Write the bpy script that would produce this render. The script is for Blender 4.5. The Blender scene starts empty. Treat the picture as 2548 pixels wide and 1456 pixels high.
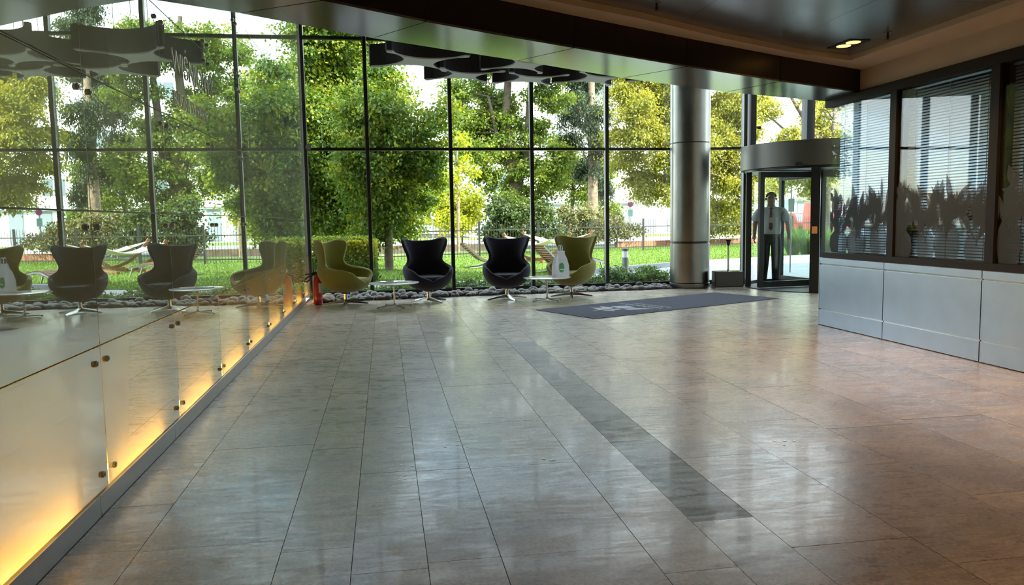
import bpy, bmesh, math, random
import numpy as np
from mathutils import Vector, Matrix

# ---------------------------------------------------------------- camera
scene = bpy.context.scene
COL = scene.collection
PI = math.pi
EYE = 1.34
FPX = 1930.0
ROT = Matrix(((0.9866612752722066, 0.031626437326353465, -0.15968499096742153),
              (-0.16192067311385466, 0.08961647316993213, -0.9827260978293694),
              (-0.016769719633299672, 0.9954740861512293, 0.09354207772331898)))
cam_d = bpy.data.cameras.new('camera')
cam_d.sensor_width = 36.0
cam_d.lens = FPX / 2548.0 * 36.0
cam_d.clip_end = 500
cam = bpy.data.objects.new('camera', cam_d)
COL.objects.link(cam)
cam.matrix_world = Matrix.Translation((0, 0, EYE)) @ ROT.to_4x4()
scene.camera = cam

# ---------------------------------------------------------------- world, sun, exposure
world = bpy.data.worlds.new('world')
scene.world = world
world.use_nodes = True
nt = world.node_tree
nt.nodes.clear()
sky = nt.nodes.new('ShaderNodeTexSky')
sky.sky_type = 'NISHITA'
sky.sun_disc = False
sky.sun_elevation = math.radians(42)
sky.sun_rotation = math.radians(150)
sky.air_density = 1.3
sky.dust_density = 0.6
sky.ozone_density = 1.2
tcw = nt.nodes.new('ShaderNodeTexCoord')
mpw = nt.nodes.new('ShaderNodeMapping')
mpw.inputs['Scale'].default_value = (1.0, 1.0, 2.6)
nzw = nt.nodes.new('ShaderNodeTexNoise')
nzw.inputs['Scale'].default_value = 3.2
nzw.inputs['Detail'].default_value = 9
nzw.inputs['Roughness'].default_value = 0.58
rmw = nt.nodes.new('ShaderNodeValToRGB')
rmw.color_ramp.elements[0].position = 0.38
rmw.color_ramp.elements[1].position = 0.58
mxw = nt.nodes.new('ShaderNodeMix')
mxw.data_type = 'RGBA'
mxw.inputs[7].default_value = (7.5, 7.8, 8.2, 1)
bgw = nt.nodes.new('ShaderNodeBackground')
bgw.inputs['Strength'].default_value = 0.88
ow = nt.nodes.new('ShaderNodeOutputWorld')
L = nt.links.new
L(tcw.outputs['Generated'], mpw.inputs['Vector'])
L(mpw.outputs['Vector'], nzw.inputs['Vector'])
L(nzw.outputs['Fac'], rmw.inputs['Fac'])
L(rmw.outputs['Color'], mxw.inputs[0])
L(sky.outputs['Color'], mxw.inputs[6])
L(mxw.outputs[2], bgw.inputs['Color'])
L(bgw.outputs['Background'], ow.inputs['Surface'])

sun_d = bpy.data.lights.new('sun', 'SUN')
sun_d.energy = 16.0
sun_d.color = (1.0, 0.93, 0.80)
sun_d.angle = math.radians(0.6)
sun = bpy.data.objects.new('sun', sun_d)
COL.objects.link(sun)
SUN_DIR = Vector((-0.62, 0.60, -0.62)).normalized()
sun.rotation_euler = SUN_DIR.to_track_quat('-Z', 'Y').to_euler()

vs = scene.view_settings
vs.view_transform = 'Standard'
vs.look = 'None'
vs.exposure = 0.22
vs.gamma = 1.0
vs.use_curve_mapping = False

# ---------------------------------------------------------------- helpers
Rm = np.array(ROT)
def ray(x, y):
    return Rm @ np.array([(x - 1274) / FPX, -(y - 728) / FPX, -1.0])
def at(x, y, Y):                      # point seen at (x, y) standing at distance Y
    r = ray(x, y); t = Y / r[1]
    return Vector((r[0] * t, Y, EYE + r[2] * t))
def ppm(Y):
    return FPX / (Y * 1.02)

class MB:
    """collects simple shapes, builds ONE mesh object"""
    def __init__(s):
        s.v = []; s.f = []; s.m = []
    def add(s, vs_, fs_, mi=0):
        b = len(s.v)
        s.v.extend([tuple(p) for p in vs_])
        s.f.extend([tuple(i + b for i in f) for f in fs_])
        s.m.extend([mi] * len(fs_))
        return s
    def box(s, x0, x1, y0, y1, z0, z1, mi=0):
        return s.add([(x0,y0,z0),(x1,y0,z0),(x1,y1,z0),(x0,y1,z0),(x0,y0,z1),(x1,y0,z1),(x1,y1,z1),(x0,y1,z1)],
                     [(0,3,2,1),(4,5,6,7),(0,1,5,4),(1,2,6,5),(2,3,7,6),(3,0,4,7)], mi)
    def beam(s, a, b, w, h, mi=0, up=(0,0,1)):      # bar from a to b, w sideways, h along up
        a = Vector(a); b = Vector(b); d = (b - a).normalized(); up = Vector(up)
        if abs(d.dot(up)) > 0.99: up = Vector((1, 0, 0))
        sd = d.cross(up).normalized(); u = sd.cross(d)
        P = []
        for p in (a, b):
            for i, j in ((-1,-1),(1,-1),(1,1),(-1,1)):
                P.append(p + sd * (i * w / 2) + u * (j * h / 2))
        return s.add(P, [(0,1,2,3),(7,6,5,4),(0,4,5,1),(1,5,6,2),(2,6,7,3),(3,7,4,0)], mi)
    def tube(s, pts, rad, n=8, mi=0, cap=True):
        pts = [Vector(p) for p in pts]
        if not hasattr(rad, '__len__'): rad = [rad] * len(pts)
        ref = Vector((0.123, 0.31, 0.94)); V = []; F = []
        for k, p in enumerate(pts):
            d = (pts[min(k+1, len(pts)-1)] - pts[max(k-1, 0)]).normalized()
            r0 = ref if abs(d.dot(ref)) < 0.95 else Vector((1, 0, 0))
            u = d.cross(r0).normalized(); w = d.cross(u)
            for i in range(n):
                t = 2 * PI * i / n
                V.append(p + (u * math.cos(t) + w * math.sin(t)) * rad[k])
        for k in range(len(pts) - 1):
            for i in range(n):
                j = (i + 1) % n
                F.append((k*n+i, k*n+j, (k+1)*n+j, (k+1)*n+i))
        if cap:
            F.append(tuple(reversed(range(n)))); F.append(tuple((len(pts)-1)*n+i for i in range(n)))
        return s.add(V, F, mi)
    def lathe(s, prof, n=32, c=(0,0,0), mi=0):      # profile [(r, z)...]
        V = []; F = []
        for r, z in prof:
            for i in range(n):
                t = 2 * PI * i / n
                V.append((c[0] + r * math.cos(t), c[1] + r * math.sin(t), c[2] + z))
        for k in range(len(prof) - 1):
            for i in range(n):
                j = (i + 1) % n
                F.append((k*n+i, k*n+j, (k+1)*n+j, (k+1)*n+i))
        F.append(tuple(reversed(range(n)))); F.append(tuple((len(prof)-1)*n+i for i in range(n)))
        return s.add(V, F, mi)
    def prism(s, poly, z0, z1, mi=0):               # plan polygon (counter-clockwise)
        n = len(poly)
        V = [(p[0], p[1], z0) for p in poly] + [(p[0], p[1], z1) for p in poly]
        F = [tuple(reversed(range(n))), tuple(range(n, 2*n))]
        F += [(i, (i+1) % n, (i+1) % n + n, i + n) for i in range(n)]
        return s.add(V, F, mi)
    def xform(s, M, start=0):
        for i in range(start, len(s.v)):
            s.v[i] = tuple(M @ Vector(s.v[i]))
        return s
    def build(s, name, mat, parent=None, smooth=False):
        me = bpy.data.meshes.new(name)
        me.from_pydata(s.v, [], s.f)
        mats = mat if isinstance(mat, (list, tuple)) else [mat]
        for m in mats: me.materials.append(m)
        if len(mats) > 1: me.polygons.foreach_set('material_index', s.m)
        if smooth: smoothen(me)
        o = bpy.data.objects.new(name, me)
        COL.objects.link(o)
        if parent: o.parent = parent
        return o

def smoothen(me, ang=40):
    me.polygons.foreach_set('use_smooth', [True] * len(me.polygons))
    try: me.set_sharp_from_angle(angle=math.radians(ang))
    except Exception: pass

def tag(o, label=None, cat=None, group=None, kind=None):
    if label: o['label'] = label
    if cat: o['category'] = cat
    if group: o['group'] = group
    if kind: o['kind'] = kind
    return o
def empty(name, loc=(0,0,0), rz=0, label=None, cat=None, group=None, kind=None):
    o = bpy.data.objects.new(name, None)
    o.empty_display_size = 0.1
    COL.objects.link(o)
    o.location = loc; o.rotation_euler = (0, 0, rz)
    return tag(o, label, cat, group, kind)
def copy_tree(o, parent=None):
    c = o.copy(); COL.objects.link(c); c.parent = parent
    for ch in list(o.children):
        copy_tree(ch, c)
    return c
def modded(o, *mods):
    """apply modifiers through the evaluated mesh (no operators)"""
    for kind, kw in mods:
        m = o.modifiers.new(kind.lower(), kind)
        for k, v in kw.items(): setattr(m, k, v)
    dg = bpy.context.evaluated_depsgraph_get(); dg.update()
    me = bpy.data.meshes.new_from_object(o.evaluated_get(dg))
    o.modifiers.clear(); old = o.data; o.data = me
    if old.users == 0: bpy.data.meshes.remove(old)
    return o
def clip_poly(poly, conv):            # Sutherland-Hodgman, conv counter-clockwise convex
    out = list(poly)
    for i in range(len(conv)):
        a = conv[i]; b = conv[(i+1) % len(conv)]
        inp = out; out = []
        if not inp: break
        sd = lambda p: (b[0]-a[0])*(p[1]-a[1]) - (b[1]-a[1])*(p[0]-a[0])
        for k in range(len(inp)):
            p = inp[k-1]; q = inp[k]; dp, dq = sd(p), sd(q)
            if dq >= 0:
                if dp < 0: t = dp/(dp-dq); out.append((p[0]+t*(q[0]-p[0]), p[1]+t*(q[1]-p[1])))
                out.append(q)
            elif dp >= 0:
                t = dp/(dp-dq); out.append((p[0]+t*(q[0]-p[0]), p[1]+t*(q[1]-p[1])))
    return out
def area2(poly):
    return 0.5*sum(poly[i-1][0]*poly[i][1]-poly[i][0]*poly[i-1][1] for i in range(len(poly)))

# ---------------------------------------------------------------- materials
def srgb(r, g, b):
    f = lambda c: (c/255/12.92) if c/255 <= 0.04045 else ((c/255+0.055)/1.055)**2.4
    return (f(r), f(g), f(b), 1)
def new_mat(name):
    m = bpy.data.materials.new(name); m.use_nodes = True
    n = m.node_tree; n.nodes.clear()
    o = n.nodes.new('ShaderNodeOutputMaterial')
    return m, n, o
def principled(name, col, rough=0.5, metal=0.0, spec=0.5, coat=0.0, noise=None, bump=None, emit=None, aniso=0.0, sheen=0.0):
    """noise=(scale, amount) colour mottling; bump=(scale, strength)"""
    m, n, o = new_mat(name)
    p = n.nodes.new('ShaderNodeBsdfPrincipled')
    col = tuple(col) if len(col) == 4 else tuple(col) + (1,)
    p.inputs['Base Color'].default_value = col
    p.inputs['Roughness'].default_value = rough
    p.inputs['Metallic'].default_value = metal
    p.inputs['Specular IOR Level'].default_value = spec
    p.inputs['Coat Weight'].default_value = coat
    p.inputs['Anisotropic'].default_value = aniso
    p.inputs['Sheen Weight'].default_value = sheen
    tc = n.nodes.new('ShaderNodeTexCoord')
    if noise:
        z = n.nodes.new('ShaderNodeTexNoise'); z.inputs['Scale'].default_value = noise[0]; z.inputs['Detail'].default_value = 6
        n.links.new(tc.outputs['Object'], z.inputs['Vector'])
        mr = n.nodes.new('ShaderNodeMapRange')
        mr.inputs['From Min'].default_value = 0.3; mr.inputs['From Max'].default_value = 0.7
        mr.inputs['To Min'].default_value = 1 - noise[1]; mr.inputs['To Max'].default_value = 1 + noise[1]
        n.links.new(z.outputs['Fac'], mr.inputs['Value'])
        mx = n.nodes.new('ShaderNodeMix'); mx.data_type = 'RGBA'; mx.blend_type = 'MULTIPLY'; mx.inputs[0].default_value = 1
        mx.inputs[6].default_value = col
        n.links.new(mr.outputs[0], mx.inputs[7]); n.links.new(mx.outputs[2], p.inputs['Base Color'])
    if bump:
        z = n.nodes.new('ShaderNodeTexNoise'); z.inputs['Scale'].default_value = bump[0]; z.inputs['Detail'].default_value = 4
        n.links.new(tc.outputs['Object'], z.inputs['Vector'])
        b = n.nodes.new('ShaderNodeBump'); b.inputs['Strength'].default_value = bump[1]; b.inputs['Distance'].default_value = 0.01
        n.links.new(z.outputs['Fac'], b.inputs['Height']); n.links.new(b.outputs['Normal'], p.inputs['Normal'])
    if emit:
        p.inputs['Emission Color'].default_value = tuple(emit[0]) + (1,); p.inputs['Emission Strength'].default_value = emit[1]
    n.links.new(p.outputs['BSDF'], o.inputs['Surface'])
    return m

def glass_mat(name, tint=(0.93, 0.97, 0.95), f0=0.04):
    """thin pane: straight-through transmission with Schlick-Fresnel reflection, the same from both sides"""
    m, n, o = new_mat(name)
    t = n.nodes.new('ShaderNodeBsdfTransparent'); t.inputs['Color'].default_value = tint + (1,)
    g = n.nodes.new('ShaderNodeBsdfGlossy'); g.inputs['Roughness'].default_value = 0.0
    lw = n.nodes.new('ShaderNodeLayerWeight'); lw.inputs['Blend'].default_value = 0.5
    pw = n.nodes.new('ShaderNodeMath'); pw.operation = 'POWER'; pw.inputs[1].default_value = 5.0
    mr = n.nodes.new('ShaderNodeMapRange'); mr.inputs['To Min'].default_value = f0; mr.inputs['To Max'].default_value = 1.0
    mx = n.nodes.new('ShaderNodeMixShader')
    n.links.new(lw.outputs['Facing'], pw.inputs[0]); n.links.new(pw.outputs[0], mr.inputs['Value'])
    n.links.new(mr.outputs[0], mx.inputs[0]); n.links.new(t.outputs[0], mx.inputs[1]); n.links.new(g.outputs[0], mx.inputs[2])
    n.links.new(mx.outputs[0], o.inputs['Surface'])
    return m

def leaf_mat(name, c1, c2, c3, trans=0.42):
    """three leaf colours mixed by a random number stored per leaf"""
    m, n, o = new_mat(name)
    a = n.nodes.new('ShaderNodeAttribute'); a.attribute_name = 'rnd'
    cr = n.nodes.new('ShaderNodeValToRGB'); e = cr.color_ramp.elements
    e[0].position = 0.0; e[0].color = tuple(c1) + (1,)
    e[1].position = 1.0; e[1].color = tuple(c3) + (1,)
    k = e.new(0.55); k.color = tuple(c2) + (1,)
    n.links.new(a.outputs['Fac'], cr.inputs['Fac'])
    p = n.nodes.new('ShaderNodeBsdfPrincipled'); p.inputs['Roughness'].default_value = 0.5
    p.inputs['Specular IOR Level'].default_value = 0.35
    t = n.nodes.new('ShaderNodeBsdfTranslucent')
    hs = n.nodes.new('ShaderNodeMix'); hs.data_type = 'RGBA'; hs.blend_type = 'MULTIPLY'; hs.inputs[0].default_value = 1
    hs.inputs[7].default_value = (1.5, 1.35, 0.55, 1)
    n.links.new(cr.outputs['Color'], hs.inputs[6]); n.links.new(hs.outputs[2], t.inputs['Color'])
    n.links.new(cr.outputs['Color'], p.inputs['Base Color'])
    mx = n.nodes.new('ShaderNodeMixShader'); mx.inputs[0].default_value = trans
    n.links.new(p.outputs[0], mx.inputs[1]); n.links.new(t.outputs[0], mx.inputs[2]); n.links.new(mx.outputs[0], o.inputs['Surface'])
    return m

def stone_mat(name, c_lo, c_hi, vein, rough=0.22):
    """honed travertine-like stone: mottling, fine vein streaks, wear marks; each slab shifts by its own random number"""
    m, n, o = new_mat(name)
    N = n.nodes.new; K = n.links.new
    tc = N('ShaderNodeTexCoord'); oi = N('ShaderNodeObjectInfo'); geo = N('ShaderNodeNewGeometry')
    p = N('ShaderNodeBsdfPrincipled')
    cb = N('ShaderNodeVectorMath'); cb.operation = 'MULTIPLY_ADD'
    cb.inputs[1].default_value = (1, 1, 1)
    sc_ = N('ShaderNodeVectorMath'); sc_.operation = 'SCALE'; sc_.inputs[0].default_value = (37, 23, 11)
    K(oi.outputs['Random'], sc_.inputs['Scale'])
    K(geo.outputs['Position'], cb.inputs[0]); K(sc_.outputs[0], cb.inputs[2])
    z1 = N('ShaderNodeTexNoise'); z1.inputs['Scale'].default_value = 2.3; z1.inputs['Detail'].default_value = 7; z1.inputs['Roughness'].default_value = 0.62
    K(cb.outputs[0], z1.inputs['Vector'])
    cr = N('ShaderNodeValToRGB'); cr.color_ramp.elements[0].position = 0.38; cr.color_ramp.elements[1].position = 0.66
    cr.color_ramp.elements[0].color = tuple(c_lo) + (1,); cr.color_ramp.elements[1].color = tuple(c_hi) + (1,)
    K(z1.outputs['Fac'], cr.inputs['Fac'])
    # streaky veins
    mp = N('ShaderNodeMapping'); mp.inputs['Scale'].default_value = (2.6, 10.0, 1.0); mp.inputs['Rotation'].default_value = (0, 0, 0.25)
    K(cb.outputs[0], mp.inputs['Vector'])
    z2 = N('ShaderNodeTexNoise'); z2.inputs['Scale'].default_value = 1.6; z2.inputs['Detail'].default_value = 8; z2.inputs['Roughness'].default_value = 0.7; z2.inputs['Distortion'].default_value = 1.3
    K(mp.outputs[0], z2.inputs['Vector'])
    r2 = N('ShaderNodeMapRange'); r2.inputs['From Min'].default_value = 0.55; r2.inputs['From Max'].default_value = 0.72
    K(z2.outputs['Fac'], r2.inputs['Value'])
    mx = N('ShaderNodeMix'); mx.data_type = 'RGBA'; mx.inputs[7].default_value = tuple(vein) + (1,)
    ml = N('ShaderNodeMath'); ml.operation = 'MULTIPLY'; ml.inputs[1].default_value = 0.50
    K(r2.outputs[0], ml.inputs[0]); K(ml.outputs[0], mx.inputs[0]); K(cr.outputs['Color'], mx.inputs[6])
    # fine speckle / pits
    z3 = N('ShaderNodeTexNoise'); z3.inputs['Scale'].default_value = 60; z3.inputs['Detail'].default_value = 3
    K(geo.outputs['Position'], z3.inputs['Vector'])
    r3 = N('ShaderNodeMapRange'); r3.inputs['From Min'].default_value = 0.3; r3.inputs['From Max'].default_value = 0.7; r3.inputs['To Min'].default_value = 0.68; r3.inputs['To Max'].default_value = 1.28
    K(z3.outputs['Fac'], r3.inputs['Value'])
    m3 = N('ShaderNodeMix'); m3.data_type = 'RGBA'; m3.blend_type = 'MULTIPLY'; m3.inputs[0].default_value = 1
    K(mx.outputs[2], m3.inputs[6]); K(r3.outputs[0], m3.inputs[7])
    # slab-to-slab tone
    r4 = N('ShaderNodeMapRange'); r4.inputs['To Min'].default_value = 0.90; r4.inputs['To Max'].default_value = 1.10
    K(oi.outputs['Random'], r4.inputs['Value'])
    m4 = N('ShaderNodeMix'); m4.data_type = 'RGBA'; m4.blend_type = 'MULTIPLY'; m4.inputs[0].default_value = 1
    K(m3.outputs[2], m4.inputs[6]); K(r4.outputs[0], m4.inputs[7]); K(m4.outputs[2], p.inputs['Base Color'])
    # roughness and faint waviness
    r5 = N('ShaderNodeMapRange'); r5.inputs['From Min'].default_value = 0.3; r5.inputs['From Max'].default_value = 0.7
    r5.inputs['To Min'].default_value = rough * 0.75; r5.inputs['To Max'].default_value = rough * 1.6
    K(z2.outputs['Fac'], r5.inputs['Value']); K(r5.outputs[0], p.inputs['Roughness'])
    b = N('ShaderNodeBump'); b.inputs['Strength'].default_value = 0.06; b.inputs['Distance'].default_value = 0.01
    K(z2.outputs['Fac'], b.inputs['Height']); K(b.outputs['Normal'], p.inputs['Normal'])
    p.inputs['Specular IOR Level'].default_value = 0.5
    p.inputs['Coat Weight'].default_value = 0.08; p.inputs['Coat Roughness'].default_value = 0.05
    K(p.outputs[0], o.inputs['Surface'])
    return m

def mirror_glass_mat(name):
    """front face of the glass wall: frosted white layer behind a reflective glass surface, faint rolling distortion"""
    m, n, o = new_mat(name)
    N = n.nodes.new; K = n.links.new
    geo = N('ShaderNodeNewGeometry'); oi = N('ShaderNodeObjectInfo')
    mp = N('ShaderNodeMapping'); mp.inputs['Scale'].default_value = (1, 0.5, 7.0)
    K(geo.outputs['Position'], mp.inputs['Vector'])
    z = N('ShaderNodeTexNoise'); z.inputs['Scale'].default_value = 1.3; z.inputs['Detail'].default_value = 1.5
    K(mp.outputs[0], z.inputs['Vector'])
    st = N('ShaderNodeMath'); st.operation = 'MULTIPLY'; st.inputs[1].default_value = 0.007
    K(oi.outputs['Random'], st.inputs[0])
    b = N('ShaderNodeBump'); b.inputs['Distance'].default_value = 0.02
    K(st.outputs[0], b.inputs['Strength']); K(z.outputs['Fac'], b.inputs['Height'])
    tr = N('ShaderNodeBsdfTranslucent'); tr.inputs['Color'].default_value = (0.66, 0.64, 0.47, 1)
    df = N('ShaderNodeBsdfDiffuse'); df.inputs['Color'].default_value = (0.36, 0.40, 0.33, 1)
    m1 = N('ShaderNodeMixShader'); m1.inputs[0].default_value = 0.45
    K(tr.outputs[0], m1.inputs[1]); K(df.outputs[0], m1.inputs[2])
    gl = N('ShaderNodeBsdfGlossy'); gl.inputs['Roughness'].default_value = 0.0
    gl.inputs['Color'].default_value = (0.86, 0.93, 0.88, 1)
    K(b.outputs['Normal'], gl.inputs['Normal'])
    fr = N('ShaderNodeFresnel'); fr.inputs['IOR'].default_value = 1.5
    mr = N('ShaderNodeMapRange'); mr.inputs['To Min'].default_value = MIRROR_BASE; mr.inputs['To Max'].default_value = 1.0
    K(fr.outputs[0], mr.inputs['Value'])
    m2 = N('ShaderNodeMixShader')
    K(mr.outputs[0], m2.inputs[0]); K(m1.outputs[0], m2.inputs[1]); K(gl.outputs[0], m2.inputs[2])
    K(m2.outputs[0], o.inputs['Surface'])
    return m
MIRROR_BASE = 0.52

M = {}
M['stone'] = stone_mat('beige stone', (0.315, 0.258, 0.212), (0.51, 0.438, 0.365), (0.155, 0.122, 0.095), 0.25)
M['stone_dark'] = stone_mat('grey brown stone', (0.13, 0.12, 0.105), (0.235, 0.215, 0.185), (0.07, 0.062, 0.052), 0.36)
M['grout'] = principled('grout', (0.05, 0.045, 0.04), 0.9)
M['mirror'] = mirror_glass_mat('reflective frosted glass')
_m, _n, _o = new_mat('clear glass back'); _t = _n.nodes.new('ShaderNodeBsdfTransparent'); _t.inputs['Color'].default_value = (0.97, 0.98, 0.96, 1)
_n.links.new(_t.outputs[0], _o.inputs['Surface']); M['clear'] = _m
M['glass'] = glass_mat('window glass')
M['glass_office'] = glass_mat('office glass', (0.95, 0.97, 0.97), 0.03)
M['frame'] = principled('dark window frame', (0.020, 0.020, 0.022), 0.35, 0.3)
M['frame_lit'] = principled('lit mullion face', (0.20, 0.22, 0.22), 0.4, 0.5)
M['frame_brown'] = principled('dark bronze frame', (0.020, 0.016, 0.013), 0.6, 0.0, spec=0.2)
M['steel'] = principled('brushed steel', (0.42, 0.41, 0.39), 0.30, 1.0, noise=(9, 0.08))
M['steel_col'] = principled('brushed steel cladding', (0.25, 0.245, 0.23), 0.32, 1.0, noise=(3, 0.10))
M['chrome'] = principled('polished steel', (0.46, 0.455, 0.44), 0.22, 1.0)
M['counter'] = principled('satin metal panel', (0.40, 0.48, 0.58), 0.33, 0.85, noise=(5, 0.04))  # blue of the reflected sky is mixed into the base colour
M['base_metal'] = principled('baseboard metal', (0.30, 0.29, 0.28), 0.38, 0.85)
M['soffit'] = principled('polished soffit panel', (0.36, 0.33, 0.34), 0.15, 1.0, bump=(1.4, 0.05))
M['fascia'] = principled('dark fascia panel', (0.022, 0.017, 0.012), 0.30, 0.35)
M['cream'] = principled('cream plaster', (0.58, 0.50, 0.39), 0.85, noise=(4, 0.03), bump=(60, 0.05))
M['ceil_grey'] = principled('grey metal ceiling', (0.33, 0.315, 0.29), 0.24, 0.8)
M['white_wall'] = principled('white plaster', (0.75, 0.74, 0.70), 0.9)
M['black'] = principled('black gloss', (0.008, 0.008, 0.009), 0.12, 0.0, coat=0.6)
M['rubber'] = principled('black rubber', (0.015, 0.015, 0.015), 0.6)
M['cavity'] = principled('grey cavity', (0.36, 0.36, 0.32), 0.9)
M['lamp_tube'] = principled('warm tube', (1, 1, 1), 0.5, emit=((1.0, 0.50, 0.075), 78.0))
M['lamp_veil'] = principled('added neutral tube', (1, 1, 1), 0.5, emit=((0.90, 1.0, 0.82), 11.0))
M['lamp_disc'] = principled('warm reflector', (0.8, 0.4, 0.1), 0.4, emit=((1.0, 0.50, 0.12), 3.5))
M['olive'] = principled('olive wool', (0.215, 0.195, 0.030), 0.92, sheen=0.25, noise=(160, 0.22), bump=(350, 0.25))
M['plum'] = principled('dark plum wool', (0.013, 0.011, 0.023), 0.92, sheen=0.08, noise=(160, 0.22), bump=(350, 0.25))
M['table_white'] = principled('white laminate', (0.72, 0.72, 0.72), 0.18, coat=0.3)
M['mat_blue'] = principled('grey blue carpet', (0.060, 0.062, 0.095), 0.95, noise=(120, 0.25), bump=(400, 0.4))
M['print_grey'] = principled('pale grey print', (0.42, 0.42, 0.46), 0.9, noise=(150, 0.15))
M['red'] = principled('red enamel', (0.42, 0.018, 0.012), 0.25, coat=0.4)
M['paper'] = principled('white paper', (0.70, 0.71, 0.74), 0.75, bump=(30, 0.1))
M['green_print'] = principled('green print', (0.035, 0.30, 0.05), 0.6)
M['label_white'] = principled('label white', (0.75, 0.75, 0.75), 0.6)
M['orange'] = principled('orange plastic', (0.75, 0.22, 0.03), 0.5)
M['blind'] = principled('blind slat', (0.40, 0.54, 0.70), 0.36, 0.6)
_m, _n, _o = new_mat('etched film'); _t = _n.nodes.new('ShaderNodeBsdfTransparent'); _d = _n.nodes.new('ShaderNodeBsdfDiffuse'); _d.inputs['Color'].default_value = (0.085, 0.115, 0.135, 1)
_x = _n.nodes.new('ShaderNodeMixShader'); _x.inputs[0].default_value = 0.72
_n.links.new(_t.outputs[0], _x.inputs[1]); _n.links.new(_d.outputs[0], _x.inputs[2]); _n.links.new(_x.outputs[0], _o.inputs['Surface']); M['film'] = _m
M['letter'] = principled('pale steel letter', (0.75, 0.75, 0.70), 0.4, 0.3)
M['pebble_a'] = principled('grey pebble', (0.165, 0.16, 0.152), 0.65, noise=(9, 0.25))
M['pebble_b'] = principled('pale pebble', (0.27, 0.26, 0.24), 0.65, noise=(9, 0.2))
M['pebble_c'] = principled('dark pebble', (0.085, 0.08, 0.076), 0.6, noise=(9, 0.25))

# ================================================================ THE ROOM
GX = -1.35            # face of the left glass wall
WX = 5.29             # right office window plane
CXF = 5.20            # counter front
Z_BEAM, Z_SOF, Z_GREY = 2.68, 2.93, 2.98
ATR = 5.7             # atrium ceiling
rnd = random.Random(7)

# ---- floor: slabs over a dark bed
floor = MB().box(-1.9, 10.5, -7.0, 14.55, -0.30, -0.014).build('floor', M['grout'])
tag(floor, kind='structure')
def front_y(x):       # edge of the stone floor towards the window
    xs = [-1.4, -1.13, -0.42, 1.17, 2.78, 3.93, 5.16, 6.0, 7.0, 8.6]
    ys = [13.02, 13.10, 13.33, 13.50, 13.64, 13.72, 13.76, 13.85, 13.9, 13.9]
    return float(np.interp(x, xs, ys))
xb = [-1.334, -1.045, -0.46, -0.168, 0.127, 0.418, 1.0, 1.297, 1.585, 2.115, 2.70, 3.285, 3.87, 4.455, 5.04]
xb += [5.625, 6.21, 6.795, 7.38, 7.97, 8.56]
tile_y = {0: [1.1, 2.05, 2.62, 3.32, 3.86, 4.42, 4.96, 5.9, 6.6, 7.59, 8.5, 9.4, 10.6, 11.8],
          5: [1.2, 2.95, 4.08, 5.0, 6.2, 7.59, 8.8, 10.0, 11.3, 12.4],
          4: [1.0, 2.96, 4.1, 5.3, 6.5, 7.59, 8.35, 8.95, 10.1, 11.3, 12.4],
          7: [1.2, 2.1, 3.14, 4.4, 5.6, 7.0, 8.3, 9.4, 10.6, 11.8]}
fill = MB().box(-1.9, 10.5, -7.0, 0.9, -0.014, 0.0).build('stone_slab', M['stone'], floor)
def prism_obj(name, poly, z0, z1, mat, parent):
    if area2(poly) < 0: poly = poly[::-1]
    return MB().prism(poly, z0, z1).build(name, mat, parent)
for ci in range(len(xb) - 1):
    x0, x1 = xb[ci], xb[ci+1]
    ys = tile_y.get(ci)
    if ys is None:
        y = 0.9 + rnd.uniform(0.2, 1.0); ys = []
        while y < 13.0:
            ys.append(y); y += rnd.choice([0.9, 1.2, 1.2, 1.45])
    y_end = min(front_y(x0), front_y(x1))
    y_start = 0.9 if x0 < 5.2 else 8.75
    if ci == 14: ys = sorted([y for y in ys if abs(y - 8.75) > 0.35] + [8.75])
    ys = [y_start] + [y for y in ys if y_start + 0.25 < y < y_end - 0.3] + [99]
    for k in range(len(ys) - 1):
        g = 0.0014
        ya, yb2 = ys[k] + g, ys[k+1] - g
        a, b = x0 + g, x1 - g
        if x1 > 5.2 and x0 < 5.2 and ya < 8.75: b = min(b, 5.30)
        if yb2 > 50: poly = [(a, ya), (b, ya), (b, front_y(x1)), (a, front_y(x0))]
        else: poly = [(a, ya), (b, ya), (b, yb2), (a, yb2)]
        dark = (ci == 7 and 3.1 < (ya + min(yb2, 20)) / 2 < 8.3)
        if abs(area2(poly)) > 0.02:
            prism_obj('stone_tile', poly, -0.014, rnd.uniform(-0.0006, 0.0004), M['stone_dark'] if dark else M['stone'], floor)

# ---- left wall: light cavity faced with big reflective glass panels
wall_left = MB().box(-1.95, -1.88, -7.0, 14.2, 0.0, ATR).build('wall_left', M['cavity'])
tag(wall_left, kind='structure')
MB().box(-1.88, -1.36, -7.0, 14.2, 0.0, 0.012).build('cavity_bounce', M['white_wall'], wall_left)  # unseen white sheet that bounces the tube light up behind the glass
MB().box(-1.88, -1.50, -7.0, 14.2, 0.785, 0.800).build('cavity_light_stop', M['white_wall'], wall_left)  # unseen shelf, added to keep warm tube light off the upper rows
MB().box(-1.88, -1.36, -7.0, 14.2, ATR - 0.1, ATR).build('cavity_top', M['cavity'], wall_left)
yj = [-6.73, -5.40, -4.07, -2.74, -1.41, -0.08, 1.25, 2.58, 3.91, 5.24, 6.57, 7.90, 9.23, 10.56, 11.89, 13.22, 14.18]
zj = [0.10, 0.778, 1.413, 2.045, 2.69, 3.33, 3.97, 4.61, 5.25, ATR]
bolt_proto = None
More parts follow.
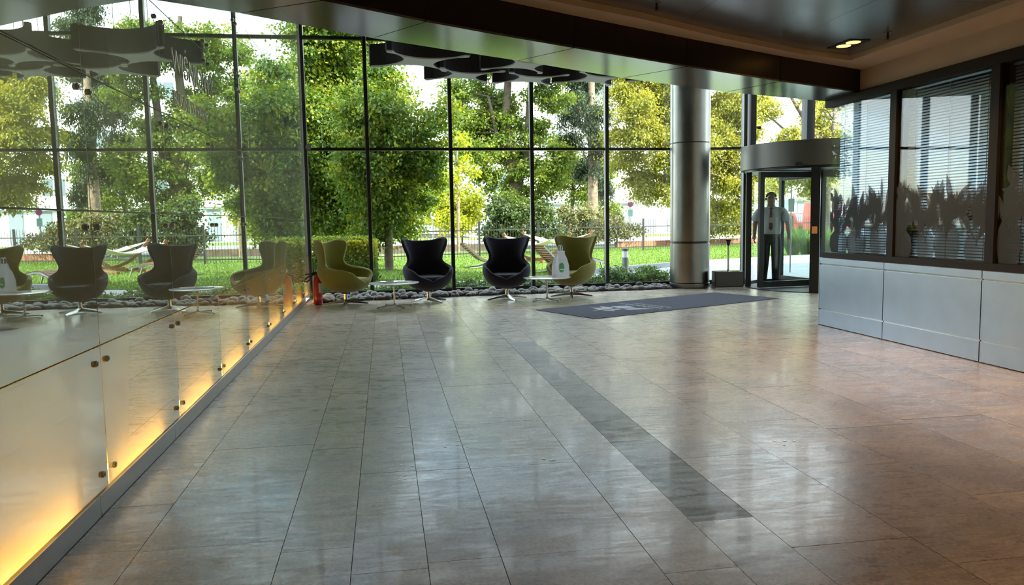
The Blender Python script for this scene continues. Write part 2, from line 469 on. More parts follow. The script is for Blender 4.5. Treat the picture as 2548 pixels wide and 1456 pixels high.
for i in range(len(yj) - 1):
    for j in range(len(zj) - 1):
        g = 0.004
        mb = MB().box(GX - 0.010, GX, yj[i] + g, yj[i+1] - g, zj[j] + g, zj[j+1] - g)
        mb.m = [1, 1, 1, 0, 1, 1]          # +x face carries the frosted reflective layer
        mb.build('glass_panel', [M['mirror'], M['clear']], wall_left)
    # fins between bays and the lamp of each bay
    MB().box(-1.88, -1.365, yj[i] - 0.012, yj[i] + 0.012, 0.012, ATR - 0.1).build('fin', M['cavity'], wall_left)
    y0 = yj[i] + 0.06; y1 = yj[i] + (yj[i+1] - yj[i]) * 0.70
    MB().tube([(-1.455, y0, 0.10), (-1.455, y1, 0.10)], 0.012, 10).build('lamp_tube', M['lamp_tube'], wall_left, True)
    for zt in (2.0, 4.0): MB().tube([(-1.85, yj[i] + 0.1, zt), (-1.85, yj[i+1] - 0.1, zt)], 0.013, 8).build('lamp_tube', M['lamp_veil'], wall_left, True)  # added unseen tubes that lay a pale veil over the upper glass
# steel point fixings by the joints
bm_ = MB().tube([(0, 0, 0), (0.012, 0, 0)], 0.015, 16).tube([(0.012, 0, 0), (0.016, 0, 0)], 0.008, 12, 0)
bolt_me = None
for i in range(6, len(yj) - 1):
    for j in range(0, 5):
        for sy in (-1, 1):
            for zz in (zj[j] + 0.075, zj[j+1] - 0.075):
                if j in (1, 2, 3) and zz < zj[j] + 0.2: continue
                if i > 11 and j > 1: continue
                if bolt_me is None:
                    o = bm_.build('point_fixing', M['steel'], wall_left, True); bolt_me = o.data
                else:
                    o = bpy.data.objects.new('point_fixing', bolt_me); COL.objects.link(o); o.parent = wall_left
                o.location = (GX, yj[i] + sy * 0.075, zz)
# dark joint strips seen between panels
for z in zj[1:-1]:
    MB().box(GX - 0.030, GX - 0.012, -6.73, 14.18, z - 0.006, z + 0.006).build('joint_strip', M['frame'], wall_left)

bb = MB()
base_l = empty('baseboard_left', (0, 0, 0), kind='structure')
yy = [-6.9, -5.6, -4.3, -3.0, -1.0, 0.7, 2.2, 3.75, 5.05, 6.35, 7.9, 9.4, 10.9, 12.4, 13.3]
for a, b in zip(yy[:-1], yy[1:]):
    MB().box(-1.358, -1.336, a + 0.0015, b - 0.0015, 0.0, 0.097).build('metal_strip', M['base_metal'], base_l)

# ---- right: counter-height metal cladding
counter = empty('clad_counter', (CXF, 8.68, 0), 0, 'long low counter clad in satin metal panels with a painted sky tint along the right wall', 'counter')
def cl(name, x0, x1, y0, y1, z0, z1, m, bev=0.0):
    o = MB().box(x0 - CXF, x1 - CXF, y0 - 8.68, y1 - 8.68, z0, z1).build(name, m, counter)
    return o
cl('core', CXF + 0.03, CXF + 0.085, -3.0, 8.65, 0.0, 0.80, M['frame'])
for a, b in zip([8.68, 7.45, 6.08, 4.70, 3.3, 1.9, 0.5, -0.9], [7.45, 6.08, 4.70, 3.3, 1.9, 0.5, -0.9, -2.3]):
    g = 0.006
    cl('panel', CXF, CXF + 0.028, b + g, a - g, 0.205, 0.735, M['counter'])
    cl('top_panel', CXF, CXF + 0.028, b + g, a - g, 0.752, 0.82, M['counter'])
    cl('plinth_panel', CXF, CXF + 0.028, b + g, a - g, 0.008, 0.190, M['counter'])
    cl('groove_bar', CXF + 0.012, CXF + 0.028, b + g, a - g, 0.19, 0.205, M['chrome'])
    cl('groove_bar', CXF + 0.012, CXF + 0.028, b + g, a - g, 0.735, 0.752, M['chrome'])
    cl('top_ledge', CXF + 0.028, CXF + 0.085, b + 0.001, a - 0.001, 0.802, 0.82, M['counter'])
# rounded far end of the counter
n = 8; arc = [(CXF + 0.05 - 0.05*math.cos(t), 8.68 + 0.05*math.sin(t)) for t in np.linspace(0, PI/2, n)]
poly = arc + [(CXF + 0.42, 8.73), (CXF + 0.42, 8.68)]
o = MB().prism([(p[0]-CXF, p[1]-8.68) for p in poly][::-1], 0.0, 0.82).build('end_panel', M['counter'], counter, True)

# ---- right: office windows with blinds
wall_right = empty('wall_right', (0, 0, 0), kind='structure')
MB().box(WX - 0.02, WX + 0.30, -7.0, 8.72, 2.70, ATR).build('wall_plaster', M['cream'], wall_right)
MB().box(WX, WX + 0.3, -7.0, 8.6, 0.0, 0.79).build('wall_base', M['cream'], wall_right)
win2 = empty('window_2', (0, 0, 0), kind='structure')
F = M['frame_brown']
MB().box(WX - 0.05, WX + 0.07, -3.0, 8.70, 2.605, 2.70).build('head_rail', F, win2)
MB().box(WX - 0.05, WX + 0.07, -3.0, 8.70, 0.82, 0.885).build('sill_rail', F, win2)
wy = [8.62, 7.45, 6.08, 4.60, 3.1, 1.6, 0.1]
for k, y in enumerate(wy):
    w = 0.028 if k == 0 else 0.05
    if k: MB().box(WX - 0.035, WX + 0.06, y - w, y + w, 0.885, 2.605).build('mullion', F, win2)
def lens(cx_, cz_, ang, ln, wd, x):
    pts = []
    for s in (1, -1):
        for t in np.linspace(0, 1, 7)[:-1] if s == 1 else np.linspace(1, 0, 7)[:-1]:
            u = (t - 0.5) * ln; v = s * wd * math.sin(PI * t) * (0.6 + 0.4 * (1 - t))
            pts.append((x, cx_ + u*math.cos(ang) - v*math.sin(ang), cz_ + u*math.sin(ang) + v*math.cos(ang)))
    return pts
for k in range(len(wy) - 1):
    y1, y0 = wy[k] - (0.0 if k == 0 else 0.05), wy[k+1] + 0.05
    MB().box(WX - 0.004, WX + 0.004, y0, y1, 0.885, 2.605).build('pane', M['glass_office'], win2)
    # venetian blind: slats, cords and rails
    sl = MB(); z = 0.905
    while z < 2.58:
        sl.add([(WX + 0.0900, y0 + 0.03, z - 0.0090), (WX + 0.0900, y1 - 0.03, z - 0.0090), (WX + 0.0925, y1 - 0.03, z + 0.0090), (WX + 0.0925, y0 + 0.03, z + 0.0090),
                (WX + 0.0906, y0 + 0.03, z - 0.0090), (WX + 0.0906, y1 - 0.03, z - 0.0090), (WX + 0.0931, y1 - 0.03, z + 0.0090), (WX + 0.0931, y0 + 0.03, z + 0.0090)],
               [(0,3,2,1), (4,5,6,7), (0,1,5,4), (2,3,7,6)])
        z += 0.0290
    tag(sl.build('blind_slats', M['blind'], win2), kind='stuff')
    for t in (0.12, 0.5, 0.88):
        yc = y0 + (y1 - y0) * t
        MB().box(WX + 0.080, WX + 0.083, yc - 0.003, yc + 0.003, 0.9, 2.6).build('blind_cord', M['frame'], win2)
    MB().box(WX + 0.078, WX + 0.112, y0 + 0.02, y1 - 0.02, 2.585, 2.605).build('blind_head', M['blind'], win2)
    # etched plants on the glass
    fl = MB(); r2 = random.Random(50 + k); c = 0
    def leaf(yc, zc, ang, ln, wd):
        global c
        c += 1
        zt = lens(yc, zc, ang, ln, wd, WX - 0.006 - 0.00002*c)
        zt = [(p[0], min(max(p[1], y0 + 0.01), y1 - 0.01), max(p[2], 0.89)) for p in zt]
        fl.add(zt, [tuple(range(len(zt)))])
    width = y1 - y0
    npl = 4 if k else 3
    for q in range(npl):
        bx_ = y0 + width * (q + 0.5 + r2.uniform(-0.2, 0.2)) / npl
        # a rounded pot
        pw = r2.uniform(0.13, 0.19); ph = r2.uniform(0.22, 0.40)
        c += 1
        prof = [(-pw*0.78, 0.89), (pw*0.78, 0.89), (pw*1.0, 0.89 + ph*0.35), (pw*0.92, 0.89 + ph*0.75), (pw*0.5, 0.89 + ph), (-pw*0.5, 0.89 + ph), (-pw*0.92, 0.89 + ph*0.75), (-pw, 0.89 + ph*0.35)]
        pts = [(WX - 0.006 - 0.00002*c, min(max(bx_ + a, y0 + 0.01), y1 - 0.01), b) for a, b in prof]
        fl.add(pts, [tuple(range(len(pts)))])
        for s in range(15):
            a = PI/2 + r2.uniform(-0.75, 0.75); h = r2.uniform(0.45, 1.0)
            px_ = bx_ + math.cos(a)*h*0.6; pz_ = 0.89 + ph*0.8 + math.sin(a)*h*0.55
            leaf((bx_ + px_)/2, (0.89 + ph*0.7 + pz_)/2, a, h*0.75, 0.004)
            for l_ in range(3):
                t = r2.uniform(0.35, 1.0)
                leaf(bx_ + (px_-bx_)*t + r2.uniform(-.03,.03), 0.89+ph*0.8+(pz_-0.89-ph*0.8)*t, a + r2.uniform(-0.6, 0.6), r2.uniform(0.14, 0.30), r2.uniform(0.025, 0.06))
    tag(fl.build('etched_leaves', M['film'], win2), kind='stuff')
# office behind the blinds and the return wall at its far end
office = MB()
office.box(7.9, 8.0, -7.0, 8.6, 0.0, 2.93)
office.box(5.6, 8.0, -7.1, -7.0, 0.0, 2.93)
office.box(5.6, 8.0, -7.0, 8.6, 2.93, 3.0)
tag(office.build('wall_office', principled('office wall', (0.22, 0.21, 0.19), 0.9)), kind='structure')
ret = MB().box(5.62, 9.6, 8.60, 8.72, 0.0, ATR).build('wall_return', M['cream'])
tag(ret, kind='structure')

# ---- ceiling: cream soffit ring with a recess of grey metal panels
inn = [(-1.35, 4.20), (-0.33, 4.96), (0.32, 5.41), (0.85, 5.73), (1.52, 6.11), (2.72, 6.77), (3.98, 7.43), (5.27, 8.05)]
out = [(-1.35, 5.02), (-0.87, 5.30), (-0.04, 5.91), (0.54, 6.26), (1.16, 6.62), (2.31, 7.35), (3.70, 8.09), (5.44, 8.75)]
rec = [(-0.95, 3.95), (-0.10, 4.66), (0.50, 5.14), (1.13, 5.66), (2.10, 6.16), (3.05, 6.74), (4.17, 7.34), (4.84, 7.58)]
ceil = empty('ceiling', (0, 0, 0), kind='structure')
ring = MB()
for k in range(len(inn) - 1):
    poly = [rec[k], rec[k+1], inn[k+1], inn[k]]
    ring.prism(poly, Z_SOF, Z_SOF + 0.05)
ring.prism([(4.84, -6.9), (5.29, -6.9), (5.29, 8.06), (5.27, 8.05), (4.84, 7.58)], Z_SOF, Z_SOF + 0.05)
ring.prism([(-1.35, -6.9), (-0.95, -6.9), (-0.95, 3.95), (-1.35, 4.2)], Z_SOF, Z_SOF + 0.05)
ring.build('soffit', M['cream'], ceil)
conv = [(-1.15, -6.9), (5.05, -6.9), (5.05, 7.72)] + [(p[0] - 0.03, p[1] + 0.15) for p in rec[::-1]][:-1] + [(-1.15, 4.05)]
gx = -1.2
while gx < 5.1:
    gy = -6.9
    while gy < 8.0:
        pl = clip_poly([(gx+0.002, gy+0.002), (gx+1.248, gy+0.002), (gx+1.248, gy+1.248), (gx+0.002, gy+1.248)], conv)
        if len(pl) > 2 and abs(area2(pl)) > 0.01:
            MB().prism(pl, Z_GREY, Z_GREY + 0.02).build('ceiling_panel', M['ceil_grey'], ceil)
        gy += 1.25
    gx += 1.25
MB().box(-1.9, 5.3, -7.0, 4.0, 3.05, 3.25).build('slab', M['cavity'], ceil)

# ---- curved bulkhead of metal panels between lobby and atrium
bulk = empty('trim_1', (0, 0, 0), kind='structure')
segs = [(0, 1), (1, 2), (2, 4), (4, 5), (5, 6), (6, 7)]
def lerp2(a, b, t): return (a[0]+(b[0]-a[0])*t, a[1]+(b[1]-a[1])*t)
for a, b in segs:
    I = inn[a:b+1]; O = out[a:b+1]
    I = [lerp2(I[0], I[1], 0.006)] + I[1:-1] + [lerp2(I[-1], I[-2], 0.006)]
    O = [lerp2(O[0], O[1], 0.006)] + O[1:-1] + [lerp2(O[-1], O[-2], 0.006)]
    sf = MB()
    for k in range(len(I) - 1):
        sf.prism([I[k], I[k+1], O[k+1], O[k]], Z_BEAM, Z_BEAM + 0.015)
    sf.build('soffit_panel', M['soffit'], bulk)
    for pts, zt, nm in ((I, Z_SOF + 0.04, 'fascia_panel'), (O, ATR, 'upstand_panel')):
        fp = MB()
        for k in range(len(pts) - 1):
            p, q = Vector(pts[k]), Vector(pts[k+1]); d = (q - p).normalized(); nn_ = Vector((-d.y, d.x)) * (0.015 if nm == 'fascia_panel' else -0.015)
            fp.prism([p, q, q + nn_, p + nn_] if nm == 'fascia_panel' else [p + nn_, q + nn_, q, p], Z_BEAM + 0.016, zt)
        fp.build(nm, M['fascia'], bulk)

# ---- back of the lobby, behind the camera
tag(MB().box(-1.95, 5.6, -7.2, -7.0, 0, 3.3).build('wall_back', M['cream']), kind='structure')

# ---- glazed front: posts, transoms, panes
front = empty('window_1', (0, 0, 0), kind='structure')
WY = lambda x: 14.30 + 0.02 * (x + 1.35)
P2 = (6.95, 14.30)
mx_ = [-1.33, -0.25, 1.24, 2.75, 4.20, 5.70, 6.93]
for k, x in enumerate(mx_):
    y = WY(x) if k < 6 else 14.30
    MB().box(x - 0.028, x + 0.028, y - 0.075, y + 0.075, 0.0, ATR).build('mullion', M['frame'], front)
    MB().box(x - 0.040, x - 0.0285, y - 0.070, y - 0.01, 0.08, ATR).build('mullion_lit_side', M['frame_lit'], front)  # grey strip paints the lit side of the dark mullion
for k in range(len(mx_) - 1):
    x0, x1 = mx_[k] + 0.03, mx_[k+1] - 0.042
    ya, yb2 = WY(x0), (WY(x1) if k < 5 else 14.3)
    for z, h in ((0.05, 0.09), (2.64, 0.05), (4.57, 0.055)):
        MB().beam((x0, ya, z), (x1, yb2, z), 0.09, h).build('transom', M['frame'], front)
    for z0, z1 in ((0.095, 2.61), (2.665, 4.54), (4.60, ATR)):
        MB().beam((x0, ya + 0.02, (z0+z1)/2), (x1, yb2 + 0.02, (z0+z1)/2), 0.010, z1 - z0).build('pane', M['glass'], front)
# upper glazing turning over the revolving door
up = [(6.95, 14.30), (8.06, 13.95), (8.85, 12.1), (9.7, 9.6), (9.7, 8.65)]
for k, p in enumerate(up):
    if k: MB().box(p[0] - 0.08, p[0] + 0.08, p[1] - 0.10, p[1] + 0.10, 2.62 if k == 1 else 0.0, ATR).build('mullion', M['frame'], front)
    else: MB().box(p[0] + 0.06, p[0] + 0.17, p[1] - 0.12, p[1] + 0.06, 2.62, ATR).build('mullion', M['frame'], front)
for k in range(len(up) - 1):
    a, b = Vector(up[k] + (0,)), Vector(up[k+1] + (0,)); d = (b - a).normalized()
    a = a + d * 0.18; b = b - d * 0.1
    lo = 2.62 if k < 2 else 0.09
    for z, h in ((2.64, 0.05), (4.57, 0.055)) + (() if k < 2 else ((0.05, 0.09),)):
        MB().beam(a + Vector((0, 0, z)), b + Vector((0, 0, z)), 0.08, h).build('transom', M['frame'], front)
    MB().beam(a + Vector((0, 0, (lo+ATR)/2)), b + Vector((0, 0, (lo+ATR)/2)), 0.010, ATR - lo).build('pane', M['glass'], front)
# small lamp-like camera on the post above the door
o = MB().tube([(7.10, 14.10, 3.02), (7.10, 14.02, 3.0)], [0.02, 0.035], 12).build('post_camera', M['rubber'], front, True)
MB().tube([(-1.27, 14.19, 2.67), (-1.27, 14.16, 2.67)], 0.05, 16).build('corner_fixing', M['steel'], front, True)

# ---- atrium ceiling and the storeys above (they shade the garden)
up_poly = [(-14, -8), (10.2, -8), (10.2, 9.6), (9.1, 12.4), (8.2, 14.3), (7.0, 14.75), (-14, 14.6)]
tag(MB().prism(up_poly, ATR, 10.5).build('ceiling_atrium', principled('dark atrium ceiling', (0.10, 0.095, 0.09), 0.8)), kind='structure')
tag(MB().box(10.4, 34, -8, 8, 0, 12.5).build('wall_side_wing', M['white_wall']), kind='structure')
tag(MB().box(-14, -1.97, 14.2, 14.5, 0, ATR).build('wall_front', M['white_wall']), kind='structure')

# ---- revolving door
DC = Vector((7.95, 13.3, 0)); DR = 1.28
door = empty('door_1', DC, kind='structure')
def arc_wall(r0, r1, a0, a1, z0, z1, n=20):
    mb = MB(); A = np.radians(np.linspace(a0, a1, n)); V = []; Fc = []
    closed = abs(a1 - a0) > 359; m = n - 1 if closed else n
    for t in A[:m]:
        c, s = math.cos(t), math.sin(t)
        V += [(r0*c, r0*s, z0), (r1*c, r1*s, z0), (r1*c, r1*s, z1), (r0*c, r0*s, z1)]
    for i in range(n - 1):
        j = (i + 1) % m
        for k in range(4):
            l = (k + 1) % 4
            Fc.append((i*4+k, j*4+k, j*4+l, i*4+l))
    if not closed: Fc += [(0, 1, 2, 3), ((n-1)*4+3, (n-1)*4+2, (n-1)*4+1, (n-1)*4)]
    return mb.add(V, [tuple(reversed(f)) for f in Fc])
cm = principled('door canopy metal', (0.13, 0.125, 0.115), 0.42, 0.75)
arc_wall(0.02, 1.42, 0, 360, 2.17, 2.60, 48).build('canopy', cm, door, True)
MB().lathe([(1.30, 2.13), (1.34, 2.13), (1.34, 2.17), (1.30, 2.17)], 48).build('canopy_rim', M['frame'], door, True)
for a0, a1 in ((236, 344), (56, 164)):
    arc_wall(DR - 0.006, DR + 0.006, a0, a1, 0.06, 2.13).build('curved_glass', M['glass'], door, True)
    arc_wall(DR - 0.03, DR + 0.03, a0, a1, 0.012, 0.07).build('curved_rail', M['frame'], door, True)
    for a in (a0, a1):
        c, s = math.cos(math.radians(a)), math.sin(math.radians(a))
        w = 0.075 if a == 236 else 0.035
        o = MB().box(-0.05, 0.05, -w, w, 0.012, 2.15).build('post', M['frame'], door)
        o.location = (DR*c, DR*s, 0); o.rotation_euler = (0, 0, math.radians(a))
MB().tube([(0, 0, 0.012), (0, 0, 2.15)], 0.035, 12).build('shaft', M['frame'], door, True)
for a in (185, 95, 5, 275):
    w = empty('wing', (0, 0, 0)); w.parent = door; w.rotation_euler = (0, 0, math.radians(a))
    MB().box(1.175, 1.262, -0.035, 0.035, 0.03, 2.12).build('stile', M['frame'], w)
    MB().box(0.045, 0.10, -0.035, 0.035, 0.03, 2.12).build('stile', M['frame'], w)
    MB().box(0.10, 1.175, -0.03, 0.03, 0.03, 0.14).build('rail', M['frame'], w)
    MB().box(0.10, 1.175, -0.03, 0.03, 2.02, 2.12).build('rail', M['frame'], w)
    MB().box(0.10, 1.175, -0.005, 0.005, 0.14, 2.02).build('pane', M['glass'], w)
    if a in (95, 5):
        MB().tube([(1.0, -0.07, 0.20), (1.0, -0.07, 1.90)], 0.014, 10).build('push_bar', M['steel'], w, True)
        MB().box(0.80, 1.00, -0.0085, -0.006, 1.40, 1.66).build('notice', principled('grey notice', (0.30, 0.31, 0.33), 0.7), w)
o = MB().box(-0.03, 0.03, -0.035, 0.035, 1.02, 1.14).build('push_button_plate', M['orange'], door)
o.location = (DR*math.cos(math.radians(236)) - 0.04, DR*math.sin(math.radians(236)) - 0.05, 0)
MB().tube([(-1.05, -0.99, 2.20), (-0.98, -1.06, 2.20)], 0.028, 12).build('motion_sensor', M['rubber'], door, True)
MB().lathe([(1.30, 0.0), (1.30, 0.014), (0.1, 0.014)], 40).build('door_mat', M['rubber'], door)

# ---- steel clad column
colm = empty('steel_column', (5.72, 14.03, 0), 0, 'round brushed steel clad column in front of the window', 'column')
MB().lathe([(0.365, 0.0), (0.375, 0.02), (0.375, 0.09), (0.365, 0.095)], 48).build('base_ring', M['steel_col'], colm, True)
for z0, z1 in ((0.10, 0.845), (0.875, 2.70), (2.71, ATR - 0.01)):
    MB().lathe([(0.36, z0), (0.368, z0 + 0.006), (0.368, z1 - 0.006), (0.36, z1)], 64).build('cladding', M['steel_col'], colm, True)
MB().lathe([(0.35, 0.84), (0.35, 0.88)], 48).build('joint_ring', M['frame'], colm, True)
MB().lathe([(0.362, 2.695), (0.362, 2.715)], 48).build('joint_ring', M['frame'], colm, True)

# ---- ceiling fittings
def downlight(x, y, label, power=16):
    d = empty('ceiling_downlight', (x, y, Z_GREY), 0, label, 'ceiling light', 'recessed twin downlights')
    fr = MB(); 
    for (x0, x1, y0, y1) in ((-.11, .11, -.19, -.17), (-.11, .11, .17, .19), (-.11, -.09, -.17, .17), (.09, .11, -.17, .17)):
        fr.box(x0, x1, y0, y1, -0.008, 0.0)
    fr.build('frame', M['frame'], d)
    MB().box(-.09, .09, -.17, .17, -0.002, 0.0).build('housing', M['rubber'], d)
    for yy_ in (-0.08, 0.08):
        MB().lathe([(0.066, -0.006), (0.066, -0.003)], 24, (0, yy_, 0)).build('reflector', M['lamp_disc'], d)
    ld = bpy.data.lights.new('downlight', 'AREA'); ld.shape = 'DISK'; ld.size = 0.14; ld.energy = power; ld.color = (1.0, 0.53, 0.22)
    ld.spread = math.radians(120)
    lo = bpy.data.objects.new('downlight_lamp', ld); COL.objects.link(lo); lo.parent = d; lo.location = (0, 0, -0.02)
    return d
downlight(4.49, 7.07, 'recessed twin downlight with two glowing lamps near the far ceiling corner')
downlight(4.49, 5.30, 'recessed twin downlight cut by the top edge of the picture')
for x, y in ((4.49, 3.5), (4.49, -0.4), (0.6, -1.2), (2.6, -1.2), (0.6, -3.6), (2.6, -3.6), (4.49, -3.6)):  # out of view, added to light the lobby
    downlight(x, y, 'recessed twin downlight, unseen, added farther back in the lobby ceiling')
for (x, y), lb in (((2.12, 5.88), 'small ceiling sprinkler head near the curved bulkhead'), ((4.58, 6.60), 'small ceiling sprinkler head beside the glowing twin downlight')):
    s = empty('sprinkler', (x, y, Z_GREY), 0, lb, 'sprinkler', 'ceiling sprinklers')
    MB().lathe([(0.035, -0.004), (0.035, 0.0)], 16).build('escutcheon', M['chrome'], s, True)
    MB().tube([(0, 0, -0.004), (0, 0, -0.05)], 0.009, 8).build('stem', M['rubber'], s, True)
    fm = MB()
    for q in (-1, 1): fm.tube([(0, 0, -0.02), (q*0.014, 0, -0.035), (0, 0, -0.055)], 0.003, 6)
    fm.build('yoke', M['rubber'], s)
    MB().lathe([(0.016, -0.060), (0.016, -0.056)], 12).build('deflector', M['rubber'], s)

# ---- acoustic baffles: X-shaped pieces hanging in the atrium
bafm = principled('anthracite felt side', (0.022, 0.022, 0.024), 0.8)
bafb = principled('pale grey baffle underside', (0.68, 0.69, 0.70), 0.7)
def baffle_outline(s, con, tip):
    pts = []
    for q in range(4):
        a0 = q * PI/2 + PI/4
        a = Vector((math.cos(a0), math.sin(a0))) * s; b = Vector((math.cos(a0 + PI/2), math.sin(a0 + PI/2))) * s
        mid = (a + b) / 2; inward = -mid.normalized()
        d = (b - a).normalized()
        # rounded tip
        pts.append(a - d*tip*0.0 + a.normalized()*0.0)
        for t in np.linspace(0.06, 0.94, 15):
            w = math.sin(PI * (t - 0.06) / 0.88) ** 0.62
            pts.append(a + (b - a) * t + inward * con * w)
    return pts
def baffle(x, y, rot, s, con, label, z=3.68, h=0.34):
    b = empty('acoustic_baffle', (x, y, z), math.radians(rot), label, 'ceiling baffle', 'dark hanging acoustic baffles')
    ol = baffle_outline(s, con, 0.1)
    MB().prism([(p.x, p.y) for p in ol], 0.02, h).build('side_shell', bafm, b)
    MB().prism([(p.x*0.975, p.y*0.975) for p in ol], 0.0, 0.02).build('underside', bafb, b)
    for px_, py_ in ((0.25, 0.25), (-0.25, -0.25)):
        MB().tube([(px_, py_, h), (px_, py_, ATR - z)], 0.004, 6).build('hanger', M['rubber'], b)
    return b
baffle(0.58, 11.80, 12, 0.87, 0.37, 'first dark X-shaped hanging baffle nearest the mirror wall')
baffle(1.36, 12.86, 10, 0.77, 0.33, 'second dark X-shaped hanging baffle behind the first one')
baffle(2.20, 11.95, 14, 0.76, 0.33, 'dark X-shaped hanging baffle mostly hidden by the curved bulkhead')
baffle(2.50, 13.10, 8, 0.74, 0.31, 'third dark X-shaped hanging baffle along the window')
baffle(3.62, 13.02, 12, 0.80, 0.34, 'fourth dark X-shaped hanging baffle along the window')
baffle(4.85, 12.75, 10, 0.80, 0.34, 'last dark X-shaped hanging baffle before the steel column')

# ================================================================ FURNITURE
def egg_shell(mat):
    #      z     w      yb      yf     th   p
    T = [(.190, .050, -.060, .060, 180, 1.0), (.204, .160, -.160, .190, 180, .95), (.238, .258, -.250, .295, 180, .9),
         (.290, .322, -.312, .360, 180, .85), (.340, .362, -.348, .395, 180, .8), (.385, .385, -.368, .410, 178, .75),
         (.430, .400, -.382, .415, 160, .62), (.480, .408, -.394, .418, 152, .52), (.530, .410, -.404, .420, 144, .5),
         (.566, .406, -.410, .405, 132, .5), (.592, .398, -.414, .385, 111, .5), (.612, .370, -.419, .350, 89, .55), (.645, .334, -.426, .305, 77, .65),
         (.690, .314, -.434, .270, 72, .75), (.770, .322, -.444, .255, 75, .78), (.850, .362, -.452, .250, 79, .78),
         (.930, .396, -.460, .245, 81, .76), (.985, .412, -.466, .240, 79, .76), (1.020, .405, -.470, .225, 73, .78), (1.032, .380, -.468, .200, 62, .8)]
    NC = 37; V = []; F = []
    for z, w, yb, yf, th, p in T:
        for j in range(NC):
            u = -1 + 2*j/(NC-1); t = math.radians(th)*u
            s = math.sin(t); x = w * math.copysign(abs(s)**p, s) if abs(s) > 1e-6 else 0.0
            y = yb + (yf - yb)*(1 - math.cos(t))/2
            lift = 0.075*max(0, (z - 0.80)/0.22)*(u*u)*(1 - 0.5*u**4) - 0.015*max(0, (z-0.9)/0.12)*(1-u*u)
            V.append((x, -y, z + lift))
    for i in range(len(T)-1):
        for j in range(NC-1):
            F.append((i*NC+j, i*NC+j+1, (i+1)*NC+j+1, (i+1)*NC+j))
    me = bpy.data.meshes.new('shell'); bm = bmesh.new()
    vv = [bm.verts.new(v) for v in V]
    for f in F: bm.faces.new([vv[i] for i in f])
    bmesh.ops.remove_doubles(bm, verts=bm.verts, dist=0.004)
    edges = [e for e in bm.edges if e.is_boundary and max(v.co.z for v in e.verts) < 0.195]
    if edges: bmesh.ops.contextual_create(bm, geom=edges)
    bmesh.ops.recalc_face_normals(bm, faces=bm.faces)
    bm.to_mesh(me); bm.free()
    me.materials.append(mat)
    o = bpy.data.objects.new('shell', me); COL.objects.link(o)
    # normals point outward: thickness goes inward
    modded(o, ('SOLIDIFY', dict(thickness=0.052, offset=-1.0, use_even_offset=False)), ('SUBSURF', dict(levels=1, render_levels=1)))
    smoothen(o.data, 180)
    return o

def egg_chair(mat, name='egg_chair'):
    r = empty(name)
    sh = egg_shell(mat); sh.parent = r
    # loose seat cushion (local -y is the front)
    prof = []; NS = 28
    mb = MB(); rings = []
    for zz, k in ((0.335, 0.80), (0.345, 0.93), (0.370, 1.0), (0.405, 1.0), (0.430, 0.94), (0.438, 0.80), (0.440, 0.4)):
        ring = []
        for i in range(NS):
            t = 2*PI*i/NS; c, s = math.cos(t), math.sin(t)
            ring.append((0.285*k*math.copysign(abs(c)**0.55, c), -0.03 - 0.325*k*math.copysign(abs(s)**0.6, s), zz))
        rings.append(ring)
    V = [p for q in rings for p in q]; Fc = []
    for a in range(len(rings)-1):
        for i in range(NS):
            j = (i+1) % NS; Fc.append((a*NS+i, a*NS+j, (a+1)*NS+j, (a+1)*NS+i))
    Fc += [tuple(reversed(range(NS))), tuple((len(rings)-1)*NS+i for i in range(NS))]
    mb.add(V, Fc); mb.build('seat_cushion', mat, r, True)
    MB().tube([(0.28, -0.05, 0.225), (0.40, -0.02, 0.215)], [0.008, 0.012], 8).build('tilt_lever', M['rubber'], r, True)
    MB().lathe([(0.034, 0.045), (0.030, 0.06), (0.030, 0.195)], 20).build('stem', M['chrome'], r, True)
    MB().lathe([(0.07, 0.178), (0.075, 0.192)], 20).build('mount_plate', M['rubber'], r, True)
    for k in range(4):
        a = k*PI/2 + PI/4*0.55
        lg = MB()
        c, s = math.cos(a), math.sin(a); n_ = (-s, c)
        pts = []
        for d, w, z0, z1 in ((0.0, 0.034, 0.030, 0.085), (0.18, 0.026, 0.018, 0.052), (0.36, 0.014, 0.0, 0.016)):
            for sg in (-1, 1):
                pts += [(c*d + n_[0]*w*sg, s*d + n_[1]*w*sg, z0), (c*d + n_[0]*w*0.6*sg, s*d + n_[1]*w*0.6*sg, z1)]
        Fl = []
        for q in (0, 4):
            Fl += [(q, q+2, q+6, q+4), (q+1, q+5, q+7, q+3), (q, q+4, q+5, q+1), (q+2, q+3, q+7, q+6)]
        Fl += [(8, 10, 11, 9), (0, 1, 3, 2)]
        lg.add(pts, Fl); lg.build('leg', M['chrome'], r)
    return r
ch_o = egg_chair(M['olive'])
ch_o.location = (-0.66, 12.98, 0); ch_o.rotation_euler = (0, 0, math.radians(62))
tag(ch_o, 'olive green wingback egg chair beside the fire extinguisher, turned to the right', 'chair', 'egg lounge chairs by the window')
c2 = copy_tree(ch_o); c2.location = (3.16, 13.02, 0); c2.rotation_euler = (0, 0, math.radians(-36))
tag(c2, 'olive green wingback egg chair behind the white bag, turned to the left')
ch_p = egg_chair(M['plum'])
ch_p.location = (0.69, 12.92, 0); ch_p.rotation_euler = (0, 0, math.radians(10))
tag(ch_p, 'dark plum wingback egg chair behind the magazine table', 'chair', 'egg lounge chairs by the window')
c4 = copy_tree(ch_p); c4.location = (2.02, 12.97, 0); c4.rotation_euler = (0, 0, math.radians(-10))
tag(c4, 'dark plum wingback egg chair in the middle of the row, left of the bag')

